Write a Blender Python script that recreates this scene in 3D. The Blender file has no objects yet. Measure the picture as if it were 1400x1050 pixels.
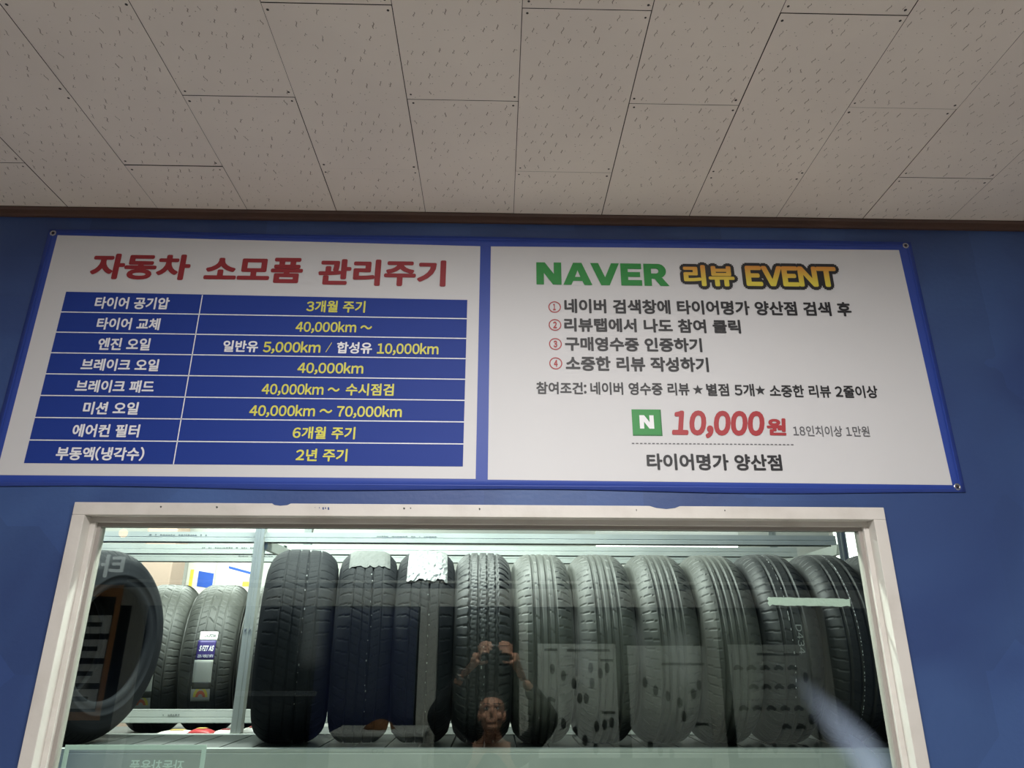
import bpy, bmesh, math, random
import numpy as np
from mathutils import Vector, Matrix, Euler
random.seed(7); np.random.seed(7)
SC = bpy.context.scene
COL = SC.collection
PI = math.pi
R_ = math.radians

# ---------------------------------------------------------------- camera, world, exposure
H = 3.30                                   # ceiling height
cam_data = bpy.data.cameras.new('camera')
cam_data.sensor_fit = 'HORIZONTAL'; cam_data.sensor_width = 36.0
cam_data.lens = 971.22 / 1400 * 36.0
cam_data.clip_start = 0.005; cam_data.clip_end = 60
cam = bpy.data.objects.new('camera', cam_data); COL.objects.link(cam)
CAM = Vector((-0.0471, -2.0853, 1.9178))
CAM_ROT = Euler((R_(110.2817), R_(-0.1534), R_(-1.2521)), 'XYZ')
cam.location = CAM; cam.rotation_euler = CAM_ROT
SC.camera = cam
w = bpy.data.worlds.new('world'); SC.world = w; w.use_nodes = True
w.node_tree.nodes['Background'].inputs[0].default_value = (0.30, 0.36, 0.45, 1)
w.node_tree.nodes['Background'].inputs[1].default_value = 0.06
vs = SC.view_settings
vs.view_transform = 'Standard'; vs.look = 'None'; vs.gamma = 1.0; vs.use_curve_mapping = False
vs.exposure = 0.0

def area_light(name, loc, rot, sx, sy, power, color=(1, 1, 1), spread=180):
    d = bpy.data.lights.new(name, 'AREA'); d.shape = 'RECTANGLE'; d.size = sx; d.size_y = sy
    d.energy = power; d.color = color; d.spread = R_(spread)
    o = bpy.data.objects.new(name, d); COL.objects.link(o); o.location = loc; o.rotation_euler = rot
    return o

OFFICE_W = 97.0
LAMP = (0.10, -1.80)                                             # the flat panel in the office ceiling
area_light('panel_light', (LAMP[0], LAMP[1], H - 0.022), (0, 0, 0), 1.75, 0.45, OFFICE_W, (1.0, 0.975, 0.95))
GARAGE_W = 200.0
area_light('tube_light', (-0.75, 0.62, 3.36), (0, 0, 0), 2.2, 0.12, GARAGE_W, (0.97, 1.0, 0.95))
area_light('tube_light', (-2.4, 3.5, 3.9), (0, 0, 0), 2.4, 0.3, 260, (0.97, 1.0, 0.95))
area_light('tube_light', (1.8, 3.4, 3.9), (0, 0, 0), 2.4, 0.3, 40, (0.97, 1.0, 0.95))

# ---------------------------------------------------------------- materials
def srgb(r, g, b):
    f = lambda c: (c / 255 / 12.92) if c / 255 <= 0.04045 else ((c / 255 + 0.055) / 1.055) ** 2.4
    return (f(r), f(g), f(b), 1.0)
def mat(name, col, rough=0.6, metal=0.0, spec=0.5, noise=None, bump=None, emit=None):
    """noise=(scale, other colour, low, high) mixes a second colour; bump=(scale, strength)"""
    m = bpy.data.materials.new(name); m.use_nodes = True
    nt = m.node_tree; b = nt.nodes['Principled BSDF']
    b.inputs['Base Color'].default_value = col; b.inputs['Roughness'].default_value = rough
    b.inputs['Metallic'].default_value = metal; b.inputs['Specular IOR Level'].default_value = spec
    tc = nt.nodes.new('ShaderNodeTexCoord')
    if noise:
        n = nt.nodes.new('ShaderNodeTexNoise'); n.inputs['Scale'].default_value = noise[0]
        n.inputs['Detail'].default_value = 4
        nt.links.new(tc.outputs['Object'], n.inputs['Vector'])
        r = nt.nodes.new('ShaderNodeValToRGB')
        r.color_ramp.elements[0].position = noise[2]; r.color_ramp.elements[1].position = noise[3]
        r.color_ramp.elements[0].color = col; r.color_ramp.elements[1].color = noise[1]
        nt.links.new(n.outputs['Fac'], r.inputs['Fac']); nt.links.new(r.outputs['Color'], b.inputs['Base Color'])
    if bump:
        n2 = nt.nodes.new('ShaderNodeTexNoise'); n2.inputs['Scale'].default_value = bump[0]
        nt.links.new(tc.outputs['Object'], n2.inputs['Vector'])
        bp = nt.nodes.new('ShaderNodeBump'); bp.inputs['Strength'].default_value = bump[1]
        bp.inputs['Distance'].default_value = 0.01
        nt.links.new(n2.outputs['Fac'], bp.inputs['Height']); nt.links.new(bp.outputs['Normal'], b.inputs['Normal'])
    if emit:
        b.inputs['Emission Color'].default_value = emit[0]; b.inputs['Emission Strength'].default_value = emit[1]
    return m

M = {}
M['tile'] = mat('ceiling_tile', srgb(226, 215, 204), 0.9, noise=(3.0, srgb(219, 208, 198), .35, .7))
M['pit'] = mat('tile_pit', srgb(148, 136, 125), 0.95)
M['seam'] = mat('tile_seam', srgb(70, 60, 54), 0.95)
M['screw'] = mat('ceiling_screw', srgb(70, 64, 60), 0.5, 0.6)
M['trim'] = mat('brown_moulding', srgb(84, 58, 48), 0.6, noise=(6, srgb(70, 50, 42), .3, .7))
M['wall_white'] = mat('white_wall', srgb(205, 203, 198), 0.85)
M['garage_wall'] = mat('garage_wall', srgb(190, 190, 184), 0.85, noise=(1.2, srgb(172, 174, 168), .35, .7))
M['floor'] = mat('office_floor', srgb(222, 216, 208), 0.5, noise=(2, srgb(198, 194, 188), .3, .7))
M['concrete'] = mat('garage_floor', srgb(150, 150, 146), 0.7, noise=(3, srgb(120, 120, 118), .3, .7))
M['frame'] = mat('window_frame', srgb(206, 202, 196), 0.45, noise=(9, srgb(192, 187, 180), .45, .75), bump=(60, .05))
M['frame_dark'] = mat('window_track', srgb(152, 146, 140), 0.45)
M['gasket'] = mat('rubber_gasket', srgb(60, 62, 60), 0.7)
M['banner_blue'] = mat('banner_blue', srgb(40, 66, 150), 0.5, noise=(4, srgb(44, 70, 156), .3, .7))
M['table_blue'] = mat('table_blue', srgb(27, 54, 136), 0.6, 0, .3)
M['banner_white'] = mat('banner_white', srgb(200, 200, 202), 0.6, noise=(2, srgb(204, 204, 206), .3, .7))
M['red'] = mat('print_red', srgb(142, 38, 46), 0.5)
M['red2'] = mat('print_red_bright', srgb(162, 48, 54), 0.5)
M['yellow'] = mat('print_yellow', srgb(208, 204, 84), 0.5)
M['white'] = mat('print_white', srgb(226, 226, 230), 0.5)
M['black'] = mat('print_black', srgb(34, 34, 38), 0.5)
M['grey'] = mat('print_grey', srgb(92, 92, 96), 0.5)
M['green'] = mat('print_green', srgb(36, 132, 58), 0.5)
M['green_dark'] = mat('print_green_dark', srgb(26, 104, 48), 0.5)
M['steel'] = mat('steel', srgb(186, 186, 184), 0.3, 0.9)
M['rail'] = mat('rack_rail', srgb(160, 164, 159), 0.5, 0.0, noise=(7, srgb(150, 155, 150), .35, .7))
M['post'] = mat('rack_post', srgb(146, 150, 144), 0.42, 0.4, noise=(14, srgb(150, 154, 150), .4, .75))
M['rail_print'] = mat('rail_print', srgb(96, 100, 98), 0.7)
M['deck'] = mat('rack_deck', srgb(48, 52, 50), 0.6, 0.3)
M['paper'] = mat('label_paper', srgb(62, 64, 61), 0.7, bump=(40, .3))
M['foil'] = mat('label_foil', srgb(116, 118, 116), 0.4, 0.15, bump=(35, .8))
M['sticker_white'] = mat('sticker_white', srgb(226, 226, 220), 0.5)
M['sticker_purple'] = mat('sticker_purple', srgb(56, 44, 104), 0.5)
M['sticker_grey'] = mat('sticker_grey', srgb(172, 174, 164), 0.5)
M['sticker_dark'] = mat('sticker_dark', srgb(60, 62, 58), 0.5)
M['sticker_yellow'] = mat('sticker_yellow', srgb(214, 198, 88), 0.5)
M['sticker_orange'] = mat('sticker_orange', srgb(206, 110, 84), 0.5)
M['mark'] = mat('paint_mark', srgb(214, 216, 212), 0.6)
M['mark_faint'] = mat('worn_paint_mark', srgb(122, 124, 122), 0.7)
M['tape'] = mat('masking_tape', srgb(208, 214, 208), 0.8, bump=(120, .3))
M['vinyl'] = mat('frosted_vinyl', srgb(196, 210, 206), 0.7)
M['alu'] = mat('storefront_aluminium', srgb(196, 194, 186), 0.4, 0.2)
M['poster'] = mat('poster_paper', srgb(188, 190, 186), 0.55)
M['poster_ink'] = mat('poster_ink', srgb(44, 46, 48), 0.5)
M['poster_grey'] = mat('poster_grey', srgb(134, 136, 134), 0.5)
M['dark_glass'] = mat('dark_storefront_glass', srgb(16, 20, 24), 0.08)
M['navy_panel'] = mat('navy_panel', srgb(36, 44, 84), 0.5)
M['card'] = mat('pale_card', srgb(244, 244, 242), 0.6)
M['orange'] = mat('board_orange', srgb(204, 140, 84), 0.5)
M['board_black'] = mat('board_black', srgb(24, 24, 26), 0.5)
M['box_white'] = mat('cabinet_white', srgb(200, 200, 196), 0.5)
M['cloth_brown'] = mat('brown_cloth', srgb(120, 78, 44), 0.9, bump=(40, .8))
M['skin'] = mat('skin', srgb(206, 150, 122), 0.55, noise=(20, srgb(196, 136, 110), .35, .7))
M['hair'] = mat('hair', srgb(24, 20, 18), 0.5, bump=(200, .6))
M['jacket'] = mat('dark_jacket', srgb(26, 27, 32), 0.8, bump=(30, .4))
M['trousers'] = mat('dark_trousers', srgb(34, 36, 44), 0.85)
M['shoe'] = mat('shoe', srgb(30, 28, 28), 0.5)
M['phone'] = mat('phone_black', srgb(18, 18, 20), 0.2)
M['watch'] = mat('watch_silver', srgb(206, 206, 204), 0.25, 0.8)
M['poster_blue'] = mat('poster_blue', srgb(52, 92, 186), 0.5)
M['poster_yellow'] = mat('poster_yellow', srgb(226, 206, 80), 0.5)
M['pack_red'] = mat('packet_red', srgb(164, 56, 58), 0.4)
M['pack_white'] = mat('packet_white', srgb(220, 216, 208), 0.4)
M['pack_yellow'] = mat('packet_yellow', srgb(206, 172, 92), 0.4)
M['column'] = mat('beige_column', srgb(168, 146, 132), 0.8)
M['lamp_body'] = mat('lamp_body', srgb(225, 225, 222), 0.4)
M['lamp_on'] = mat('lamp_tube', (1, 1, 1, 1), 0.4, emit=((1, 1, 0.97, 1), 6.0))
M['panel_on'] = mat('panel_diffuser', (1, 1, 1, 1), 0.4, emit=((1.0, 0.93, 0.86, 1), 4.0))
M['day'] = mat('daylight_pane', (1, 1, 1, 1), 0.4, emit=((1, 0.99, 0.96, 1), 3.0))
M['sign_on'] = mat('sign_letter', (1, 1, 1, 1), 0.5, emit=((1, 1, 1, 1), 1.3))
M['orange_on'] = mat('orange_lamp', srgb(240, 150, 50), 0.4, emit=((1.0, 0.42, 0.08, 1), 6.0))
def rubber(name, c, rough, spec=.35):
    return mat(name, srgb(*c), rough, 0, spec, noise=(5, srgb(c[0] * 1.18 + 3, c[1] * 1.18 + 3, c[2] * 1.18 + 3), .35, .75))
M['rubber_dusty'] = rubber('rubber_dusty', (60, 61, 57), 0.54)
M['rubber_black'] = rubber('rubber_black', (18, 20, 23), 0.68, .10)
M['rubber_mid'] = rubber('rubber_mid', (34, 35, 35), 0.55)
M['liner'] = rubber('rubber_liner', (20, 20, 21), 0.8)

def blue_paint():
    m = mat('blue_wall_paint', srgb(58, 90, 156), 0.5)
    nt = m.node_tree; b = nt.nodes['Principled BSDF']
    tc = nt.nodes.new('ShaderNodeTexCoord')
    n = nt.nodes.new('ShaderNodeTexNoise'); n.inputs['Scale'].default_value = 1.7; n.inputs['Detail'].default_value = 2.5
    n.inputs['Distortion'].default_value = 0.6
    nt.links.new(tc.outputs['Object'], n.inputs['Vector'])
    r = nt.nodes.new('ShaderNodeValToRGB')
    e = r.color_ramp.elements; e[0].position = .40; e[1].position = .62
    e[0].color = srgb(46, 68, 118); e[1].color = srgb(58, 84, 134)
    # roller patches: squarish touch-ups
    v = nt.nodes.new('ShaderNodeTexVoronoi'); v.distance = 'CHEBYCHEV'; v.inputs['Scale'].default_value = 2.6
    nt.links.new(tc.outputs['Object'], v.inputs['Vector'])
    hs = nt.nodes.new('ShaderNodeSeparateColor'); nt.links.new(v.outputs['Color'], hs.inputs[0])
    mp = nt.nodes.new('ShaderNodeMapRange'); mp.inputs[3].default_value = 0.90; mp.inputs[4].default_value = 1.14
    nt.links.new(hs.outputs[0], mp.inputs[0])
    mx = nt.nodes.new('ShaderNodeMix'); mx.data_type = 'RGBA'; mx.blend_type = 'MULTIPLY'; mx.inputs[0].default_value = 1
    nt.links.new(n.outputs['Fac'], r.inputs['Fac']); nt.links.new(r.outputs['Color'], mx.inputs[6]); nt.links.new(mp.outputs[0], mx.inputs[7])
    nt.links.new(mx.outputs[2], b.inputs['Base Color'])
    n3 = nt.nodes.new('ShaderNodeTexNoise'); n3.inputs['Scale'].default_value = 60
    nt.links.new(tc.outputs['Object'], n3.inputs['Vector'])
    bp = nt.nodes.new('ShaderNodeBump'); bp.inputs['Strength'].default_value = .08; bp.inputs['Distance'].default_value = .01
    nt.links.new(n3.outputs['Fac'], bp.inputs['Height']); nt.links.new(bp.outputs['Normal'], b.inputs['Normal'])
    return m
M['wall_blue'] = blue_paint()

def pane_glass():
    m = bpy.data.materials.new('window_glass'); m.use_nodes = True
    nt = m.node_tree; nt.nodes.clear()
    out = nt.nodes.new('ShaderNodeOutputMaterial'); mix = nt.nodes.new('ShaderNodeMixShader')
    tr = nt.nodes.new('ShaderNodeBsdfTransparent'); gl = nt.nodes.new('ShaderNodeBsdfGlossy')
    # reflectance of one glass surface (Schlick), the same from either side
    ge = nt.nodes.new('ShaderNodeNewGeometry'); dp = nt.nodes.new('ShaderNodeVectorMath'); dp.operation = 'DOT_PRODUCT'
    nt.links.new(ge.outputs['Normal'], dp.inputs[0]); nt.links.new(ge.outputs['Incoming'], dp.inputs[1])
    def mth(op, a, b_=None):
        n = nt.nodes.new('ShaderNodeMath'); n.operation = op
        for i, x in enumerate((a, b_)):
            if x is None: continue
            if isinstance(x, (int, float)): n.inputs[i].default_value = x
            else: nt.links.new(x, n.inputs[i])
        return n.outputs[0]
    fr = mth('ADD', mth('MULTIPLY', mth('POWER', mth('SUBTRACT', 1.0, mth('ABSOLUTE', dp.outputs['Value'])), 5.0), 0.956), 0.044)
    tr.inputs['Color'].default_value = (0.865, 0.92, 0.89, 1); gl.inputs['Roughness'].default_value = 0.0
    gl.inputs['Color'].default_value = (0.90, 1.0, 0.96, 1)
    nt.links.new(fr, mix.inputs[0]); nt.links.new(tr.outputs[0], mix.inputs[1])
    nt.links.new(gl.outputs[0], mix.inputs[2]); nt.links.new(mix.outputs[0], out.inputs[0])
    return m
M['glass'] = pane_glass()

def gradient_print():
    m = mat('print_gold', srgb(236, 200, 60), 0.5)
    nt = m.node_tree; b = nt.nodes['Principled BSDF']
    tc = nt.nodes.new('ShaderNodeTexCoord'); sp = nt.nodes.new('ShaderNodeSeparateXYZ')
    r = nt.nodes.new('ShaderNodeValToRGB'); e = r.color_ramp.elements
    e[0].position = .15; e[0].color = srgb(214, 198, 72); e[1].position = .95; e[1].color = srgb(204, 138, 60)
    nt.links.new(tc.outputs['Generated'], sp.inputs[0]); nt.links.new(sp.outputs['Z'], r.inputs[0])
    nt.links.new(r.outputs[0], b.inputs['Base Color'])
    return m
M['gold'] = gradient_print()

# ---------------------------------------------------------------- object helpers
def link(name, me, parent=None):
    o = bpy.data.objects.new(name, me); COL.objects.link(o)
    if parent is not None: o.parent = parent
    return o
def tag(o, label=None, cat=None, group=None, kind=None):
    if label: o['label'] = label
    if cat: o['category'] = cat
    if group: o['group'] = group
    if kind: o['kind'] = kind
    return o
def thing(name, label, cat, loc=(0, 0, 0), rot=(0, 0, 0), group=None):
    o = bpy.data.objects.new(name, None); o.empty_display_size = .05; COL.objects.link(o)
    o.location = loc; o.rotation_euler = rot
    return tag(o, label, cat, group)
class MB:
    """collects shapes; build() links them as one mesh object"""
    def __init__(s): s.v = []; s.f = []; s.m = []
    def add(s, vs_, fs, mi=0):
        n = len(s.v); s.v += [tuple(p) for p in vs_]
        for f in fs: s.f.append(tuple(i + n for i in f)); s.m.append(mi)
        return s
    def box(s, x0, x1, y0, y1, z0, z1, mi=0, bev=0.0):
        if bev <= 0:
            vs_ = [(x, y, z) for x in (x0, x1) for y in (y0, y1) for z in (z0, z1)]
            return s.add(vs_, [(0, 1, 3, 2), (4, 6, 7, 5), (0, 4, 5, 1), (2, 3, 7, 6), (0, 2, 6, 4), (1, 5, 7, 3)], mi)
        bm = bmesh.new(); bmesh.ops.create_cube(bm, size=1)
        for v in bm.verts:
            v.co = Vector(((x0 + x1) / 2 + v.co.x * (x1 - x0), (y0 + y1) / 2 + v.co.y * (y1 - y0), (z0 + z1) / 2 + v.co.z * (z1 - z0)))
        bmesh.ops.bevel(bm, geom=bm.edges[:], offset=bev, segments=2, affect='EDGES', profile=.6)
        bm.verts.index_update()
        s.add([v.co[:] for v in bm.verts], [[v.index for v in f.verts] for f in bm.faces], mi); bm.free()
        return s
    def prism(s, pts, axis, a0, a1, mi=0):
        """closed outline pts (2-D) swept along axis 'x','y' or 'z' from a0 to a1"""
        n = len(pts)
        def P(p, a): return {'x': (a, p[0], p[1]), 'y': (p[0], a, p[1]), 'z': (p[0], p[1], a)}[axis]
        vs_ = [P(p, a0) for p in pts] + [P(p, a1) for p in pts]
        fs = [tuple(range(n))[::-1], tuple(range(n, 2 * n))] + [(i, (i + 1) % n, n + (i + 1) % n, n + i) for i in range(n)]
        return s.add(vs_, fs, mi)
    def cyl(s, p0, p1, r, n=16, mi=0, r1=None):
        p0, p1 = Vector(p0), Vector(p1); d = (p1 - p0).normalized(); r1 = r if r1 is None else r1
        a = d.orthogonal().normalized(); b = d.cross(a)
        vs_ = [p0 + (a * math.cos(t) + b * math.sin(t)) * r for t in [2 * PI * i / n for i in range(n)]]
        vs_ += [p1 + (a * math.cos(t) + b * math.sin(t)) * r1 for t in [2 * PI * i / n for i in range(n)]]
        return s.add(vs_, [tuple(range(n))[::-1], tuple(range(n, 2 * n))] + [(i, (i + 1) % n, n + (i + 1) % n, n + i) for i in range(n)], mi)
    def build(s, name, mats, parent=None, smooth=False):
        me = bpy.data.meshes.new(name); me.from_pydata(s.v, [], s.f)
        if not isinstance(mats, (list, tuple)): mats = [mats]
        for m in mats: me.materials.append(m)
        me.polygons.foreach_set('material_index', s.m)
        if smooth: me.polygons.foreach_set('use_smooth', [True] * len(me.polygons))
        bm = bmesh.new(); bm.from_mesh(me); bmesh.ops.recalc_face_normals(bm, faces=bm.faces[:]); bm.to_mesh(me); bm.free()
        me.update()
        return link(name, me, parent)
def np_mesh(name, V, F, mats, mi=None, smooth=None):
    me = bpy.data.meshes.new(name)
    me.vertices.add(len(V)); me.vertices.foreach_set('co', np.asarray(V, np.float32).ravel())
    F = np.asarray(F, np.int32); k = F.shape[1]
    me.loops.add(F.size); me.loops.foreach_set('vertex_index', F.ravel())
    me.polygons.add(len(F)); me.polygons.foreach_set('loop_start', np.arange(0, F.size, k, dtype=np.int32))
    if mi is not None: me.polygons.foreach_set('material_index', np.asarray(mi, np.int32))
    if smooth is not None: me.polygons.foreach_set('use_smooth', np.asarray(smooth, bool))
    for m in mats: me.materials.append(m)
    me.update(calc_edges=True); me.validate()
    return me

_glyphs = {}
def glyph(ch):
    """outline of one character as 2-D triangles; Latin, digits and signs in the same even-stroked face as the Hangul"""
    if ch not in _glyphs:
        c = bpy.data.curves.new('glyphs', 'FONT'); c.size = 1.0; c.resolution_u = 4; c.fill_mode = 'FRONT'
        c.body = chr(ord(ch) + 0xFEE0) if 0x21 <= ord(ch) <= 0x7E else ch
        o = bpy.data.objects.new('glyphs', c); COL.objects.link(o)
        oe = o.evaluated_get(bpy.context.evaluated_depsgraph_get()); me = oe.to_mesh()
        _glyphs[ch] = (np.array([v.co[:2] for v in me.vertices]), [tuple(p.vertices) for p in me.polygons])
        oe.to_mesh_clear(); bpy.data.objects.remove(o); bpy.data.curves.remove(c)
    return _glyphs[ch]
def text_data(body, weight=0.0, shear=0.0, gap=.085):
    """a line of lettering; weight thickens the strokes by laying the outline down again all round itself"""
    X = 0.0; P, F = [], []; n = 0
    for ch in body:
        if ch == ' ': X += .30; continue
        g, f = glyph(ch)
        if ch.isdigit(): wd = .56; off = X + wd / 2 - (g[:, 0].min() + g[:, 0].max()) / 2
        elif ord(ch) < 0x7F: wd = g[:, 0].max() - g[:, 0].min(); off = X - g[:, 0].min()
        else: wd = .86; off = X - .03
        P.append(g + np.array([off, 0])); F += [tuple(i + n for i in q) for q in f]; n += len(g); X += wd + (gap if ord(ch) < 0x7F else .06)
    V = np.concatenate(P); V = V + np.stack([V[:, 1] * shear, 0 * V[:, 1]], 1)
    if weight > 0:
        k = 8 if weight < .035 else 14
        W = [V] + [V + weight * np.array([math.cos(2 * PI * i / k), math.sin(2 * PI * i / k)]) for i in range(k)]
        if weight > .07: W += [V + .5 * weight * np.array([math.cos(2 * PI * i / 8), math.sin(2 * PI * i / 8)]) for i in range(8)]
        F = [tuple(i + n * q for i in f) for q in range(len(W)) for f in F]; V = np.concatenate(W)
    LAY = np.repeat(np.arange(len(V) // n), n) * 1.2e-5            # each layer a hundredth of a millimetre prouder
    return np.column_stack([V, LAY]), F
def text_fit(name, body, x0, x1, z0, z1, y, m, parent, weight=0.0, shear=0.0, thick=0.0006):
    """lettering filling the box x0..x1, z0..z1 on a wall facing -y, as a thin printed film"""
    V, F = text_data(body, weight, shear)
    lo, hi = V.min(0), V.max(0)
    L = V[:, 2]
    X = x0 + (V[:, 0] - lo[0]) / (hi[0] - lo[0]) * (x1 - x0)
    Z = z0 + (V[:, 1] - lo[1]) / (hi[1] - lo[1]) * (z1 - z0)
    vs_ = [(a, y - c, b) for a, b, c in zip(X, Z, L)]
    me = bpy.data.meshes.new(name); me.from_pydata(vs_, [], F); me.materials.append(m)
    bm = bmesh.new(); bm.from_mesh(me)
    for f in bm.faces:
        if f.normal.y > 0: f.normal_flip()
    bm.to_mesh(me); bm.free()
    return link(name, me, parent)

# ---------------------------------------------------------------- the setting: office
XL, XR, YB = -3.45, 3.45, -3.10
WX0, WX1, WZ0, WZ1 = -1.265, 1.094, 1.10, 2.305            # window opening in the blue wall
b = MB()
b.box(XL, WX0, 0, .10, 0, H); b.box(WX1, XR, 0, .10, 0, H)
b.box(WX0, WX1, 0, .10, WZ1, H); b.box(WX0, WX1, 0, .10, 0, WZ0)
tag(b.build('wall_front', M['wall_blue']), kind='structure')
tag(MB().box(XL - .1, XL, YB, .1, 0, H).build('wall_left', M['wall_white']), kind='structure')
tag(MB().box(XR, XR + .1, YB, .1, 0, H).build('wall_right', M['wall_white']), kind='structure')
tag(MB().box(XL, XR, YB - 1.0, 0, -.1, 0).build('floor', M['floor']), kind='structure')

def ceiling():
    """gypsum tiles 0.3 x 0.6 m laid in staggered columns; pits, seams and screws are cut or set in each tile"""
    V, F, MI = [], [], []
    def quad(x0, x1, y0, y1, z, mi):
        n = len(V); V.extend([(x0, y0, z), (x1, y0, z), (x1, y1, z), (x0, y1, z)]); F.append((n, n + 3, n + 2, n + 1)); MI.append(mi)
    quad(XL, XR, YB, 0, H + .004, 2)
    rng = random.Random(3)
    TY = -0.25                                                # first cross seam from the wall
    i0, i1 = int(XL / .3) - 1, int(XR / .3) + 1
    for i in range(i0, i1 + 1):
        x0, x1 = max(i * .3, XL), min(i * .3 + .3, XR)
        if x1 - x0 < .02: continue
        # column i: seams at TY - .6k (even i) or TY - .3 - .6k (odd i)
        first = TY if i % 2 == 0 else TY + .3
        ys = [0.0] if first > 0 else [0.0, first]
        yy = first
        while yy > YB: 
            yy -= .6; ys.append(max(yy, YB))
        ys = sorted(set(min(v, 0.0) for v in ys), reverse=True)
        for a, c in zip(ys[:-1], ys[1:]):
            g = [rng.choice((.0004, .0008, .0011, .0014)) for _ in range(4)]
            dz = rng.uniform(-.0012, .0008)
            X0, X1, Y0, Y1 = x0 + g[0], x1 - g[1], c + g[2], a - g[3]
            quad(X0, X1, Y0, Y1, H + dz, 0)
            # the tile's side faces
            n = len(V)
            V.extend([(X0, Y0, H + dz), (X1, Y0, H + dz), (X1, Y1, H + dz), (X0, Y1, H + dz), (X0, Y0, H + .004), (X1, Y0, H + .004), (X1, Y1, H + .004), (X0, Y1, H + .004)])
            for q in ((0, 1, 5, 4), (1, 2, 6, 5), (2, 3, 7, 6), (3, 0, 4, 7)): F.append(tuple(n + k for k in q)); MI.append(2)
            if c > -2.2 and abs(x0) < 2.9:
                zz = H + dz - .0005
                for sx in (X0 + .012, X1 - .012):            # screws near the corners
                    for sy in (Y0 + .016, Y1 - .016):
                        if sy > -.02: continue
                        px, py = sx + rng.uniform(-.003, .003), sy + rng.uniform(-.004, .004)
                        n = len(V); rr = rng.uniform(.0028, .004)
                        for k in range(6): V.append((px + rr * math.cos(k * PI / 3), py + rr * math.sin(k * PI / 3), zz))
                        F.append((n, n + 5, n + 4, n + 3)); MI.append(3); F.append((n, n + 3, n + 2, n + 1)); MI.append(3)
                ny = max(1, int(round((Y1 - Y0) / .0375)))
                for r in range(ny):
                    for q in range(8):
                        cx = X0 + (q + .5 + (.5 if r % 2 else 0) * .9 - .2) * .0365 + rng.uniform(-.006, .006)
                        cy = Y0 + (r + .5) * .0375 + rng.uniform(-.008, .008)
                        if not (X0 + .012 < cx < X1 - .012 and Y0 + .014 < cy < Y1 - .014): continue
                        kind = rng.random()
                        if kind < .60:                       # a worm-like groove, S-bent
                            L = rng.uniform(.010, .021); wv = rng.uniform(.0014, .0030); hw = rng.uniform(.0008, .0014)
                            ph = PI if rng.random() < .85 else 0
                            pts = []
                            for t in (-1, -.5, 0, .5, 1):
                                pts.append((cx + wv * math.sin(t * PI * .9 + ph), cy + t * L * .5))
                            n = len(V)
                            for t, (ax, ay) in enumerate(pts):
                                ww = hw * (.45 if t in (0, 4) else 1)
                                V.append((ax - ww, ay, zz)); V.append((ax + ww, ay, zz))
                            for t in range(4): F.append((n + 2 * t, n + 2 * t + 2, n + 2 * t + 3, n + 2 * t + 1)); MI.append(1)
                        for _q in range(2 if kind > .5 else 1):
                            dx, dy = rng.uniform(-.014, .014), rng.uniform(-.012, .012); rr = rng.uniform(.0009, .0017)
                            n = len(V); V.extend([(cx + dx - rr, cy + dy, zz), (cx + dx, cy + dy - rr, zz), (cx + dx + rr, cy + dy, zz), (cx + dx, cy + dy + rr, zz)])
                            F.append((n, n + 3, n + 2, n + 1)); MI.append(1)
    me = np_mesh('ceiling', V, F, [M['tile'], M['pit'], M['seam'], M['screw']], MI)
    o = link('ceiling', me); tag(o, kind='structure')
    tag(MB().box(XL, XR, YB, 0, H + .0045, H + .1).build('trim_2', M['wall_white']), kind='structure')
ceiling()
# brown moulding where the wall meets the ceiling
tag(MB().prism([(0, H - .030), (-.010, H - .030), (-.013, H - .024), (-.016, H - .010), (-.022, H - .004), (-.022, H - .001), (0, H - .001)], 'x', XL, XR).build('trim_1', M['trim']), kind='structure')

# the window in the blue wall
def ring(mb, x0, x1, z0, z1, wd, y0, y1, mi=0, bev=.002):
    mb.box(x0, x1, y0, y1, z1 - wd, z1, mi, bev); mb.box(x0, x1, y0, y1, z0, z0 + wd, mi, bev)
    mb.box(x0, x0 + wd, y0, y1, z0 + wd, z1 - wd, mi, bev); mb.box(x1 - wd, x1, y0, y1, z0 + wd, z1 - wd, mi, bev)
f = MB(); ring(f, WX0 - .001, WX1 + .001, WZ0 - .001, WZ1 + .001, .036, -.016, .098)
win = tag(f.build('window_1', M['frame']), kind='structure')
s = MB(); ring(s, WX0 + .034, WX1 - .034, WZ0 + .034, WZ1 - .034, .016, .022, .075); s.build('window_sash', M['frame'], win)
s = MB(); ring(s, WX0 + .049, WX1 - .049, WZ0 + .049, WZ1 - .049, .012, .034, .062, 0, .0015); s.build('glazing_bead', M['frame_dark'], win)
GX0, GX1, GZ0, GZ1 = WX0 + .056, WX1 - .056, WZ0 + .056, WZ1 - .056
MB().box(GX0, GX1, .044, .049, GZ0, GZ1).build('pane', M['glass'], win)
# chips and paint marks on the frame's head
k = MB(); rng = random.Random(5)
for cx in (-1.02, -.86, -.32, -.30, -.10, .36, .62):
    h_ = rng.uniform(.002, .005); w_ = rng.uniform(.002, .007); k.prism([(cx, WZ1 - .010), (cx + w_ * .4, WZ1 - .0085), (cx + w_, WZ1 - .0105), (cx + w_ * .8, WZ1 - .010 - h_), (cx + w_ * .3, WZ1 - .011 - h_ * .8)], 'y', -.0168, -.0155)
tag(k.build('paint_chip', M['gasket'], win), kind='stuff')
k = MB()
k.prism([(-.70, WZ1 + .001), (-.645, WZ1 + .001), (-.655, WZ1 - .004), (-.675, WZ1 - .006), (-.692, WZ1 - .004)], 'y', -.0168, -.0155)
k.prism([(.40, WZ1 + .001), (.49, WZ1 + .001), (.475, WZ1 - .005), (.45, WZ1 - .008), (.42, WZ1 - .005)], 'y', -.0168, -.0155)
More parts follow.
